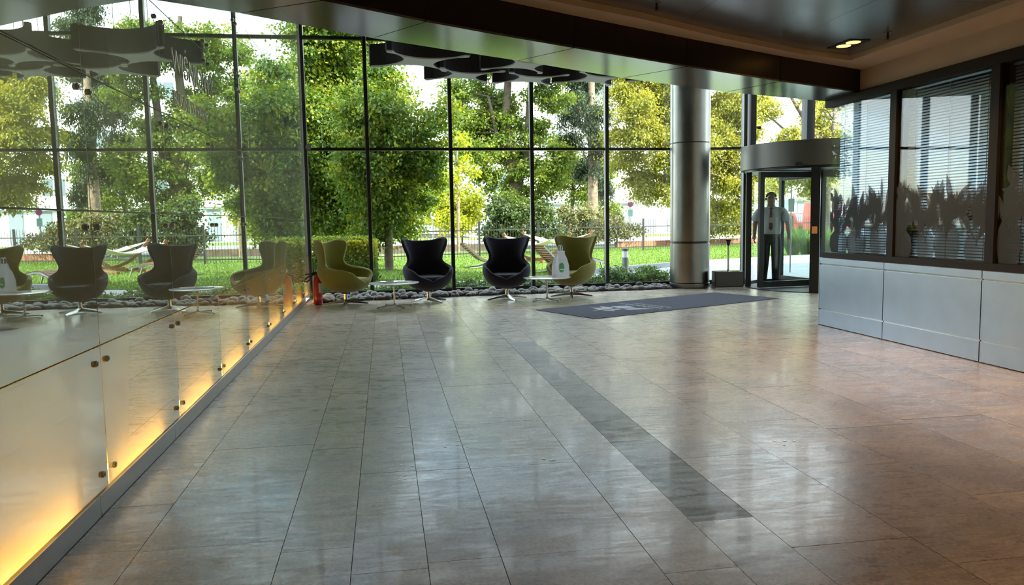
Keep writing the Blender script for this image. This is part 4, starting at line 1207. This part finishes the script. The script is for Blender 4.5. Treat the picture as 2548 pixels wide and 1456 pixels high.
def pxb(lst, Y, spread=1.0, sq=0.85, seed=1):
    rg = random.Random(seed); out_ = []
    for x, y, r in lst:
        p = at(x, y, Y); rr_ = r/ppm(Y)
        p.y += rg.uniform(-1.0, 1.0)*spread
        out_.append((p, rr_, rr_*sq))
    return out_
def tree(name, label, Y, trunks, blobs, leafm, per, ln, wd, clump, seed, barkm=None, droop=0.25, spread=1.2, group='trees in the garden and street', cat='tree', twigs=2):
    base = at(trunks[0][0][0], trunks[0][0][1], Y); base.z = 0.0
    r = empty(name, base, 0, label, cat, group)
    bl = pxb(blobs, Y, spread, 0.85, seed)
    bl = [(p - base, a, b) for p, a, b in bl]
    rg = random.Random(seed + 5)
    tmesh = MB()
    tops = []
    for ti, tr in enumerate(trunks):
        pts = [at(x, y, Y) - base for x, y, w in tr]; rad = [w/ppm(Y)/2 for x, y, w in tr]
        if ti == 0: pts[0].z = 0.0
        tmesh.tube(pts, rad, 10)
        tops += pts[1:]
    tmesh.build('trunk', barkm or M['bark'], r, True)
    bm_ = MB()
    for p, a, b in bl:
        lowt = [t for t in tops if t.z < p.z + 0.2] or tops[:1]
        s = min(lowt, key=lambda t: (t - p).length)
        mid = (s + p)/2 + Vector((rg.uniform(-.2, .2), rg.uniform(-.2, .2), rg.uniform(0.0, .25)))
        q = min(0.075, 0.03 + a*0.02)
        bm_.tube([s, mid, p], [q, q*0.7, q*0.35], 6)
        for _ in range(twigs):
            e = p + Vector((rg.uniform(-1, 1)*a, rg.uniform(-1, 1)*a, rg.uniform(-.7, .9)*b))
            bm_.tube([p + (mid - p)*rg.uniform(0, .5), (p + e)/2 + Vector((0, 0, .1)), e], [q*0.4, q*0.25, q*0.1], 5)
    bm_.build('branches', barkm or M['bark'], r, True)
    C, U, N_ = crown_points([(tuple(p), a, b) for p, a, b in bl], per, clump, seed, droop)
    leaf_mesh('foliage', C, U, N_, ln, wd, leafm, r, seed, LAST_RV)
    return r

# ---- ground
tag(MB().box(-40, 70, 14.55, 110, -0.5, -0.05).build('ground', M['soil']), kind='structure')
tag(MB().box(10.5, 70, -20, 14.55, -0.5, -0.05).build('ground_side', M['concrete']), kind='structure')
path = [(-6, 17.4), (1.5, 17.15), (3.2, 17.55), (4.4, 18.0), (5.53, 18.63), (7.4, 19.86), (10.28, 21.18), (14, 22.3), (20, 23.5), (34, 25)]
def path_y(x): return float(np.interp(x, [p[0] for p in path], [p[1] for p in path]))
fen = [(-9, 26.4), (1.24, 26.8), (9.61, 30.1), (15.2, 31.3), (24, 33.0), (36, 34.5)]
def fence_y(x): return float(np.interp(x, [p[0] for p in fen], [p[1] for p in fen]))
lawn = MB(); xs = np.linspace(-9, 34, 60)
for a, b in zip(xs[:-1], xs[1:]):
    lawn.prism([(a, path_y(a) + 0.12), (b, path_y(b) + 0.12), (b, fence_y(b) + 6), (a, fence_y(a) + 6)], -0.05, 0.0)
lw = lawn.build('lawn', M['turf']); tag(lw, 'mown green lawn between the path and the fence', 'lawn', kind='stuff')
rg = np.random.default_rng(3); n = 60000
gx_ = rg.uniform(-6, 17, n); gy_ = np.interp(gx_, [p[0] for p in path], [p[1] for p in path]) + 0.15 + (rg.random(n)**1.5)*12
Cg = np.stack([gx_, gy_, np.full(n, 0.02)], 1); Ug = rg.normal(size=(n, 3))*0.35 + np.array([0, 0, 1.0]); Ug /= np.linalg.norm(Ug, axis=1, keepdims=True)
Ng = np.cross(Ug, rg.normal(size=(n, 3))); Ng /= np.linalg.norm(Ng, axis=1, keepdims=True)
leaf_mesh('grass_blades', Cg, Ug, Ng, 0.07, 0.018, M['lf_grass'], lw, 4)
pav = tag(empty('paving', (0, 0, 0)), kind='structure')
x = -3.0
while x < 4.6:      # board-like pavers
    sk = 0.12
    MB().prism([(x + 0.008, 15.45), (x + 0.292, 15.45), (x + 0.292 - sk, path_y(x) ), (x + 0.008 - sk, path_y(x))], -0.05, -0.002).build('paver', M['paver'], pav)
    x += 0.30
pth = MB(); xs = np.linspace(4.62, 30, 50)
for a, b in zip(xs[:-1], xs[1:]):
    pth.prism([(a, 14.75 if a < 9.8 else 8.0), (b, 14.75 if a < 9.8 else 8.0), (b, path_y(b)), (a, path_y(a))], -0.05, -0.003)
pth.build('concrete_path', M['concrete'], pav)
xs = np.linspace(4.4, 24, 19)
for a, b in zip(xs[:-1], xs[1:]):
    MB().beam((a + 0.004, path_y(a) + 0.06, 0.03), (b - 0.004, path_y(b) + 0.06, 0.03), 0.14, 0.17).build('kerb_stone', M['concrete'], pav)
tag(MB().box(-40, 70, 39, 52, -0.05, 0.0).build('street', M['asphalt']), kind='structure')
tag(MB().box(-40, 70, 36.8, 39, -0.05, 0.06).build('pavement', M['concrete']), kind='structure')
vg = MB().box(-40, 70, 52, 60, -0.05, 0.02).build('verge', M['turf']); tag(vg, kind='structure')

# ---- fence
fc = empty('garden_fence', (0, 0, 0), 0, 'low dark metal bar fence along the far edge of the lawn', 'fence')
bars = MB()
def fpt(s):
    tot = 0
    for a, b in zip(fen[:-1], fen[1:]):
        d = math.hypot(b[0]-a[0], b[1]-a[1])
        if s <= tot + d: t = (s - tot)/d; return (a[0]+(b[0]-a[0])*t, a[1]+(b[1]-a[1])*t)
        tot += d
    return fen[-1]
s = 0.0
while s < 46:
    p = fpt(s); h = 1.27
    bars.add([(p[0]-.007, p[1], .05), (p[0]+.007, p[1], .05), (p[0]+.007, p[1], h), (p[0]-.007, p[1], h), (p[0], p[1]+.012, .05), (p[0], p[1]+.012, h)],
             [(0,1,2,3), (1,4,5,2), (4,0,3,5), (3,2,5)])
    s += 0.115
tag(bars.build('fence_bars', M['fence'], fc), kind='stuff')
s = 0.0
while s < 44:
    p, q = fpt(s), fpt(s + 2.5)
    MB().box(p[0]-.035, p[0]+.035, p[1]-.03, p[1]+.03, 0.0, 1.30).build('post', M['fence'], fc)
    for z in (0.16, 0.98):
        MB().beam((p[0], p[1], z), (q[0], q[1], z), 0.03, 0.035).build('rail', M['fence'], fc)
    s += 2.5
# low timber and brick edging behind the fence
e1 = empty('timber_edging', at(880, 612, 34), 0, 'dark timber edging beam behind the fence on the left', 'edging')
b0 = e1.location.copy(); e1.location.z = 0
for k in range(4): MB().box(-1.5 + k*1.9, 0.38 + k*1.9, -0.08, 0.08, 0.0, 0.30).build('sleeper', M['bark'], e1)
e2 = empty('brick_edging', (10.2, 33.6, 0), math.radians(8), 'low red brown brick edging wall behind the fence on the right', 'wall')
brm = principled('red brown brick', (0.30, 0.13, 0.075), 0.9, noise=(5, 0.25))
for k in range(16): MB().box(k*0.62, k*0.62 + 0.60, -0.12, 0.12, 0.0, 0.28).build('block', brm, e2)

# ---- far buildings
bw_ = empty('white_building', (6.8, 60, 0), math.radians(2), 'long white building with grey windows across the street', 'building')
MB().box(0, 60, 0, 12, 2.62, 16.0).build('upper_wall', M['facade'], bw_)
MB().box(0, 60, 0.35, 12, 0, 2.5).build('ground_wall', M['facade'], bw_)
MB().box(0, 60, 0.05, 0.5, 2.5, 2.62).build('soffit_band', M['panel_grey'], bw_)
for k in range(30):
    x = 0.5 + k*1.95
    MB().box(x, x + 0.95, 0.28, 0.36, 0.15, 2.42).build('grey_panel', M['panel_grey'], bw_)
wnd = None
for fl_, z in enumerate((3.5, 6.9, 10.3, 13.4)):
    for k in range(15):
        x = 1.2 + k*3.9 + (0.4 if fl_ % 2 else 0)
        f = MB().box(x, x + 1.7, -0.03, 0.05, z, z + 1.35).build('window', M['facade'], bw_)
        MB().box(x + 0.06, x + 0.80, -0.045, -0.031, z + 0.06, z + 1.29).build('pane', M['pane_grey'], f)
        MB().box(x + 0.88, x + 1.64, -0.045, -0.031, z + 0.06, z + 1.29).build('pane', M['pane_grey'], f)
MB().box(22.0, 26.5, -0.4, 0.4, 0, 2.6).build('entrance_bay', M['pane_grey'], bw_)
hs = empty('low_house', at(1105, 560, 80), 0, 'low white house with blue grey roof seen between the trees', 'house')
hs.location.z = 0
MB().box(-3.2, 3.2, 0, 8, 0, 3.4).build('wall', M['facade'], hs)
MB().add([(-3.6, -.4, 3.4), (3.6, -.4, 3.4), (3.6, 8.4, 3.4), (-3.6, 8.4, 3.4), (-3.6, 4, 5.4), (3.6, 4, 5.4)], [(0,1,5,4), (2,3,4,5), (0,4,3), (1,2,5), (3,2,1,0)]).build('roof', principled('blue grey roof', (0.22, 0.29, 0.36), 0.6), hs)
for k in range(3): MB().box(-2.6 + k*2, -1.5 + k*2, -0.05, 0.02, 1.0, 2.4).build('window', M['pane_grey'], hs)

# ---- vehicles in the street
def vehicle(name, x, y, rz, L_, W_, H_, hood, label, cat, mat):
    v = empty(name, (x, y, 0), math.radians(rz), label, cat)
    b = MB(); h0 = 0.28; hb = H_*0.52
    prof = [(0, h0), (L_, h0), (L_, hb*0.95), (L_ - hood, hb*1.05), (L_ - hood - 0.55, H_), (0.12 if hood < 0.9 else 0.5, H_), (0, hb)]
    V_ = [(p[0]-L_/2, -W_/2, p[1]) for p in prof] + [(p[0]-L_/2, W_/2, p[1]) for p in prof]; k = len(prof)
    b.add(V_, [tuple(range(k)), tuple(reversed(range(k, 2*k)))] + [(i+k, (i+1) % k + k, (i+1) % k, i) for i in range(k)])
    bo = b.build('body', mat, v); modded(bo, ('BEVEL', dict(width=0.05, segments=2)))
    for sy in (-1, 1):
        for wx in (-L_/2 + 0.75, L_/2 - 0.75):
            MB().tube([(wx, sy*(W_/2 - 0.16), 0.31), (wx, sy*(W_/2 + 0.01), 0.31)], 0.31, 18).build('wheel', M['rubber'], v, True)
        MB().box(L_/2 - hood - 1.5, L_/2 - hood - 0.62, sy*(W_/2 + 0.004) - 0.004, sy*(W_/2 + 0.004) + 0.004, hb*1.08, H_*0.92).build('side_window', M['pane_grey'], v)
    MB().beam((L_/2 - hood - 0.06, 0, hb*1.13), (L_/2 - hood - 0.47, 0, H_*0.95), W_*0.86, 0.012, 0, (1, 0, 1)).build('windscreen', M['pane_grey'], v)
    for sy in (-1, 1): MB().box(L_/2 - 0.03, L_/2 + 0.015, sy*W_*0.36 - 0.13, sy*W_*0.36 + 0.13, hb*0.70, hb*0.88).build('headlight', M['label_white'], v)
    MB().box(L_/2 - 0.01, L_/2 + 0.02, -0.26, 0.26, 0.36, 0.47).build('number_plate', M['label_white'], v)
    return v
pv = at(2062, 570, 46); vehicle('van', pv.x + 1.2, 46, 0, 5.0, 1.95, 2.15, 0.75, 'red van parked in the street beyond the door', 'van', M['red'])
pv = at(1986, 570, 50); vehicle('car', pv.x, 50, -80, 4.1, 1.75, 1.48, 1.05, 'small red car parked before the white building', 'car', M['red'])

# ---- sign posts
def signpost(x, y, Y, plates, label, top):
    p = at(x, y, Y); s_ = empty('sign_post', (p.x, Y, 0), 0, label, 'sign')
    MB().tube([(0, 0, -0.05), (0, 0, top)], 0.03, 8).build('pole', M['steel'], s_, True)
    for kind, z, w, h, m in plates:
        if kind == 'disc': MB().tube([(0, -0.035, z), (0, -0.05, z)], w, 20).build('plate', m, s_)
        else: MB().box(-w, w, -0.05, -0.035, z - h, z + h).build('plate', m, s_)
    return s_
pink = principled('magenta sign', (0.55, 0.10, 0.40), 0.5); teal = principled('pale teal sign', (0.35, 0.62, 0.66), 0.5); yel = principled('yellow sign', (0.85, 0.55, 0.02), 0.5)
signpost(1568, 600, 34.5, [('disc', 1.95, 0.13, 0, pink), ('box', 1.55, 0.11, 0.16, teal)], 'sign pole with a round magenta plate and pale rectangle by the fence', 2.1)
signpost(1022, 600, 38, [('box', 1.75, 0.11, 0.20, M['label_white']), ('box', 1.45, 0.11, 0.09, yel)], 'white and yellow street sign left of the lime shrub', 1.95)
signpost(1078, 600, 40, [('box', 1.62, 0.12, 0.18, M['label_white'])], 'plain white street sign in front of the lime shrub', 1.8)

# ---- trees and shrubs
tree('linden_tree', 'big dense green tree at the left end of the window', 25.8,
     [[(828, 650, 34), (830, 480, 30), (835, 380, 26), (822, 280, 22), (828, 180, 16), (820, 80, 8)], [(832, 400, 18), (880, 330, 12), (900, 240, 6)]],
     [(800,120,95),(860,190,90),(765,240,95),(850,300,95),(800,400,95),(895,450,90),(755,500,90),(850,530,80),(680,180,120),(680,380,120),(840,60,90),(760,90,90),(900,540,55),(720,300,110),(740,20,100)],
     M['lf_green'], 640, 0.12, 0.085, 0.36, 21)
tree('maple_tree', 'bushy green tree with a rounded crown left of the sky gap', 21.8,
     [[(968, 650, 22), (965, 520, 20), (960, 420, 16), (975, 320, 12), (985, 240, 6)]],
     [(985,262,72),(935,320,78),(1022,335,72),(1000,415,85),(930,425,78),(1048,425,46),(1000,500,66),(945,530,62),(1012,555,40),(890,270,55),(900,380,60),(960,200,40),(905,590,35)],
     M['lf_green'], 760, 0.105, 0.075, 0.34, 22)
tree('forked_tree', 'tall forked tree with two brown trunks in the middle window', 36,
     [[(1288, 595, 40), (1285, 500, 34), (1274, 410, 28), (1258, 300, 22), (1264, 200, 18), (1252, 60, 10)], [(1286, 470, 22), (1311, 380, 20), (1318, 250, 16), (1326, 100, 8)], [(1276, 420, 12), (1235, 330, 10), (1215, 240, 7)]],
     [(1190,285,52),(1158,335,38),(1232,245,46),(1180,378,42),(1250,372,50),(1222,436,36),(1335,330,40),(1352,428,40),(1290,140,70),(1200,140,70),(1365,250,42),(1140,225,36),(1385,395,34),(1350,180,50),(1265,300,40),(1340,490,34),(1150,300,30),(1280,460,26),(1300,420,34),(1262,500,26),(1215,330,36),(1300,520,24)],
     M['lf_maple'], 420, 0.14, 0.10, 0.36, 23, M['bark'])
tree('spruce_tree', 'dark drooping evergreen with a pale lit trunk', 40,
     [[(1476, 592, 28), (1475, 430, 24), (1472, 220, 16), (1470, 20, 6)]],
     [(1452,235,34),(1428,285,28),(1474,296,38),(1438,338,28),(1492,366,32),(1470,412,36),(1418,248,20),(1482,190,38),(1470,110,40),(1500,450,22),(1515,480,20),(1440,180,30),(1460,50,36)],
     M['lf_dark'], 620, 0.17, 0.06, 0.34, 24, M['bark_pale'], droop=0.7)
tree('hornbeam_tree', 'light green bushy tree behind the spruce trunk', 44,
     [[(1420, 590, 10), (1425, 480, 9), (1430, 400, 6)]],
     [(1420,410,34),(1455,440,34),(1490,470,34),(1500,420,30),(1390,450,30),(1440,490,26),(1515,520,24),(1400,360,26)],
     M['lf_maple'], 300, 0.17, 0.12, 0.40, 29)
tree('birch_tree', 'wide yellow green birch behind the steel column', 33,
     [[(1706, 590, 26), (1704, 420, 22), (1700, 250, 16), (1705, 40, 6)], [(1704, 430, 14), (1640, 330, 9), (1590, 230, 5)], [(1704, 400, 14), (1780, 320, 9), (1830, 220, 5)]],
     [(1558,255,52),(1610,235,55),(1642,325,56),(1580,335,46),(1602,415,44),(1642,455,40),(1568,298,44),(1700,190,85),(1720,340,75),(1800,262,62),(1832,345,56),(1792,415,56),(1838,465,50),(1802,525,50),(1842,245,46),(1780,330,56),(1846,555,28),(1556,395,32),(1640,160,70),(1780,160,70),(1660,490,26),(1560,160,50),(1860,400,34),(1770,570,28),(1655,255,50),(1652,385,50),(1605,478,28),(1540,330,34)],
     M['lf_yellow'], 520, 0.115, 0.08, 0.36, 25, M['bark_pale'], droop=0.55)
tree('bare_limbed_tree', 'thin yellowish tree with bare dark limbs above the revolving door', 38,
     [[(2066, 590, 20), (2056, 430, 16), (2030, 340, 12), (1985, 270, 9), (1940, 190, 5)], [(2056, 430, 12), (2075, 300, 9), (2080, 150, 5)], [(2030, 340, 9), (1960, 330, 7), (1915, 290, 4)]],
     [(1918,270,36),(1952,335,30),(1932,385,30),(2000,395,36),(1985,255,26),(2052,285,40),(2066,372,34),(2040,440,36),(1962,445,40),(1928,470,28),(2056,330,36),(1905,210,40),(2090,240,50),(2010,460,34),(2110,340,60),(2110,450,60)],
     M['lf_yellow'], 300, 0.14, 0.10, 0.34, 26)
tree('lime_shrub', 'bright yellow green shrub across the street', 45,
     [[(1150, 592, 5), (1150, 540, 4)]],
     [(1150,520,38),(1108,505,34),(1178,540,28),(1085,540,24),(1130,555,30),(1100,450,30),(1080,420,30),(1178,500,20)],
     M['lf_lime'], 300, 0.17, 0.12, 0.4, 27, group='shrubs behind the fence', cat='shrub')
tree('young_tree', 'slender young tree with a straight pale trunk in front of the lime shrub', 33,
     [[(1141, 602, 9), (1140, 500, 8), (1139, 420, 6), (1137, 330, 3)]],
     [(1120,440,22),(1160,430,20),(1138,400,24),(1125,480,14),(1142,360,22),(1165,470,14)],
     M['lf_lime'], 130, 0.15, 0.11, 0.3, 28, M['bark_pale'])
for i_, (nm, lb, Y, base, bl, m, seed) in enumerate((
    ('dark_bush', 'dark green leafy bush behind the middle plum chair', 30.4, (1258, 604), [(1250,545,44),(1290,528,36),(1230,575,30),(1280,575,32),(1240,515,28),(1262,560,30)], 'lf_bush', 31),
    ('dark_bush', 'dark green leafy bush just right of the fourth window post', 30.5, (1350, 604), [(1345,545,34),(1362,578,30),(1335,570,26),(1350,515,24)], 'lf_bush', 32),
    ('pale_bush', 'pale olive bush at the foot of the spruce trunk', 33, (1448, 602), [(1430,550,38),(1470,542,38),(1492,572,28),(1402,582,26),(1445,580,32),(1415,530,22)], 'lf_pale', 33),
    ('pale_bush', 'small pale bush left of the magenta sign pole', 33.5, (1535, 602), [(1530,560,28),(1552,575,22),(1520,585,20),(1590,572,18)], 'lf_pale', 34),
    ('dark_bush', 'shadowy bush under the big linden behind the hedge', 27.8, (850, 600), [(800,560,40),(860,575,34),(905,580,26),(760,570,40)], 'lf_bush', 35))):
    tree(nm, lb, Y, [[(base[0], base[1], 6), (base[0], base[1] - 30, 4)]], bl, M[m], 360, 0.12, 0.085, 0.28, seed, spread=0.5, group='shrubs behind the fence', cat='shrub', twigs=1)
# far green backdrop trees left of the white building
tree('street_tree', 'hazy green street tree beyond the low house', 66, [[(1020, 580, 10), (1020, 470, 8), (1020, 400, 5)]],
     [(1020,440,45),(1050,480,36),(980,470,45),(1010,380,36),(940,420,50),(900,460,50),(1080,500,22)], M['lf_maple'], 120, 0.26, 0.18, 0.6, 41)

# clipped hedge
hg = empty('hedge', (-1.25, 17.6, 0), 0, 'clipped green hedge behind the olive chair at the left', 'hedge')
rg = np.random.default_rng(8); n = 26000
fx = rg.uniform(-2.2, 1.0, n); fy = rg.uniform(-0.55, 0.55, n); fz = rg.uniform(0.03, 0.95, n)
face = rg.random(n)
k1 = face < 0.5; fy[k1] = -0.55 + rg.normal(0, 0.035, k1.sum()); k2 = (face >= 0.5) & (face < 0.8); fz[k2] = 0.95 + rg.normal(0, 0.035, k2.sum()); k3 = (face >= 0.8) & (face < 0.92); fx[k3] = 1.0 + rg.normal(0, 0.035, k3.sum())
Ch = np.stack([fx, fy, fz], 1); Uh = rg.normal(size=(n, 3)); Uh /= np.linalg.norm(Uh, axis=1, keepdims=True); Nh = np.cross(Uh, rg.normal(size=(n, 3))); Nh /= np.linalg.norm(Nh, axis=1, keepdims=True)
leaf_mesh('foliage', Ch, Uh, Nh, 0.07, 0.045, M['lf_green'], hg, 8)
st_ = MB()
for k in range(9): st_.tube([(-2 + k*0.35, 0, -0.05), (-2 + k*0.35, 0.05, 0.7)], 0.02, 6)
st_.build('stems', M['bark'], hg)

# ground cover plants right outside the glass
rr = random.Random(17)
for k in range(17):
    x = -1.0 + k*0.40 + rr.uniform(-.1, .1)
    if x > 5.5: break
    h = rr.uniform(0.12, 0.24) if x < 3.2 else rr.uniform(0.18, 0.34)
    y = rr.uniform(14.78, 15.05)
    g = empty('ground_cover_plant', (x, y, -0.05), 0, 'low leafy ground cover plant outside the window, ' + ('left of the first plum chair' if x < 0.7 else 'behind the two plum chairs' if x < 2.8 else 'behind the right olive chair' if x < 4.3 else 'in front of the bollard light'), 'plant', 'ground cover plants along the window')
    C, U, N_ = crown_points([((0, 0, h*0.55), 0.27, h*0.6), ((0.12, 0.18, h*0.35), 0.25, h*0.45), ((-0.15, 0.05, h*0.5), 0.2, h*0.5)], 1500, 0.10, 60 + k, 0.15)
    keep = C[:, 2] > 0.01
    leaf_mesh('foliage', C[keep], U[keep], N_[keep], 0.05, 0.035, M['lf_cover'], g, k)

# ornamental grasses beyond the door
for k, (px_, Y, lb) in enumerate(((1972, 24.0, 'tuft of tall ornamental grass seen through the revolving door'), (2008, 23.3, 'tuft of tall ornamental grass behind the door post'), (2046, 22.6, 'tuft of tall ornamental grass right of the revolving door'), (2085, 22.2, 'tuft of tall ornamental grass behind the office window corner'))):
    p = at(px_, 640, Y)
    g = empty('ornamental_grass', (p.x, Y, -0.02), 0, lb, 'grass tuft', 'ornamental grasses by the path')
    rg = np.random.default_rng(90 + k); n = 700
    a = rg.uniform(0, 2*PI, n); lean = rg.uniform(0.05, 0.6, n); ln_ = rg.uniform(0.6, 1.15, n)
    d = np.stack([np.cos(a)*lean, np.sin(a)*lean, np.ones(n)], 1); d /= np.linalg.norm(d, axis=1, keepdims=True)
    Cc = np.stack([np.cos(a)*0.18*rg.random(n), np.sin(a)*0.18*rg.random(n), np.zeros(n)], 1) + d*ln_[:, None]*0.5
    nn_ = np.cross(d, rg.normal(size=(n, 3))); nn_ /= np.linalg.norm(nn_, axis=1, keepdims=True)
    leaf_mesh('blades', Cc, d, nn_, 0.95, 0.018, M['lf_cover'], g, k)

# bollard light
bo = empty('bollard_light', (5.27, 16.63, 0), 0, 'grey bollard light with a white band outside by the path', 'bollard')
MB().lathe([(0.070, -0.05), (0.070, 0.46)], 24).build('post', principled('bollard grey', (0.16, 0.16, 0.165), 0.5, 0.3), bo, True)
MB().lathe([(0.066, 0.46), (0.066, 0.60)], 24).build('lamp_band', M['label_white'], bo, True)
MB().lathe([(0.070, 0.60), (0.070, 0.655), (0.060, 0.665)], 24).build('cap', principled('bollard cap', (0.07, 0.06, 0.055), 0.5), bo, True)

# slatted sun loungers
def lounger(x, y, rz, label):
    l = empty('sun_lounger', (x, y, 0), math.radians(rz), label, 'lounger', 'wooden sun loungers on the lawn')
    pr = [(-0.85, 0.72), (-0.62, 0.50), (-0.40, 0.30), (-0.15, 0.20), (0.10, 0.24), (0.32, 0.36), (0.55, 0.36), (0.90, 0.26)]
    S = np.linspace(0, len(pr)-1, 26)
    P = [(float(np.interp(s, range(len(pr)), [p[0] for p in pr])), float(np.interp(s, range(len(pr)), [p[1] for p in pr]))) for s in S]
    for a, b in zip(P[:-1], P[1:]):
        m_ = ((a[0]+b[0])/2, (a[1]+b[1])/2); d = Vector((b[0]-a[0], 0, b[1]-a[1])); u = d.cross(Vector((0, 1, 0))).normalized()
        MB().beam((m_[0], -0.31, m_[1]), (m_[0], 0.31, m_[1]), 0.058, 0.018, 0, u).build('slat', M['wood'], l)
    for sy in (-0.29, 0.29):
        rl = MB()
        for a, b in zip(P[:-1], P[1:]): rl.beam((a[0], sy, a[1] - 0.035), (b[0], sy, b[1] - 0.035), 0.03, 0.05)
        rl.build('side_rail', M['steel'], l)
        MB().tube([(-0.75, sy, 0.015), (-0.3, sy, 0.05), (0.05, sy, 0.18), (0.35, sy, 0.31)], 0.022, 8).build('sled_foot', M['steel'], l, True)
        MB().tube([(0.80, sy, 0.25), (0.88, sy, 0.0)], 0.022, 8).build('rear_foot', M['steel'], l, True)
    return l
lounger(2.98, 21.7, 8, 'wooden slatted sun lounger on the lawn left of the middle plum chair')
lounger(4.5, 18.95, 20, 'wooden slatted sun lounger in front of the hammocks')

# hammocks on bent wooden stands
def hammock(p, q, label):
    p = Vector(p); q = Vector(q); mid = (p + q)/2; mid.z = 0
    d = (q - p); ln_ = math.hypot(d.x, d.y); h = empty('hammock', mid, math.atan2(d.y, d.x), label, 'hammock', 'white hammocks on bent wooden stands')
    H = p.z; arc = []
    for t in np.linspace(-1, 1, 19): arc.append((t*ln_/2, 0, 0.08 + (H - 0.08)*abs(t)**2.2))
    mb = MB()
    for a, b in zip(arc[:-1], arc[1:]): mb.beam(a, b, 0.07, 0.09)
    mb.build('stand_arc', M['wood'], h)
    for xx in (-0.45, 0.45): MB().beam((xx, -0.6, 0.04), (xx, 0.6, 0.04), 0.09, 0.08).build('stand_foot', M['wood'], h)
    V_ = []; F_ = []; nx, ny = 13, 7
    for i in range(nx):
        for j in range(ny):
            u = -1 + 2*i/(nx-1); v = -1 + 2*j/(ny-1)
            V_.append((u*ln_*0.28, v*0.42, 0.50 + 0.16*u*u + 0.05*v*v))
    for i in range(nx-1):
        for j in range(ny-1): F_.append((i*ny+j, i*ny+j+1, (i+1)*ny+j+1, (i+1)*ny+j))
    c = MB().add(V_, F_).build('cloth', M['canvas'], h, True); modded(c, ('SOLIDIFY', dict(thickness=0.02)))
    for sx in (-1, 1):
        MB().tube([(sx*ln_*0.28, -0.46, 0.70), (sx*ln_*0.28, 0.46, 0.70)], 0.016, 8).build('spreader_bar', M['wood'], h, True)
        rp = MB()
        for v in np.linspace(-1, 1, 9): rp.tube([(sx*ln_*0.28, v*0.42, 0.70), (sx*ln_*0.49, 0, H - 0.08)], 0.006, 5)
        rp.build('ropes', M['canvas'], h)
    return h
hammock(at(1252, 581, 24.6), at(1420, 577, 23.2), 'white hammock on a bent wooden stand, nearer to the middle plum chair')
hammock(at(1300, 576, 26.0), at(1474, 574, 24.7), 'white hammock on a bent wooden stand, behind the right olive chair')
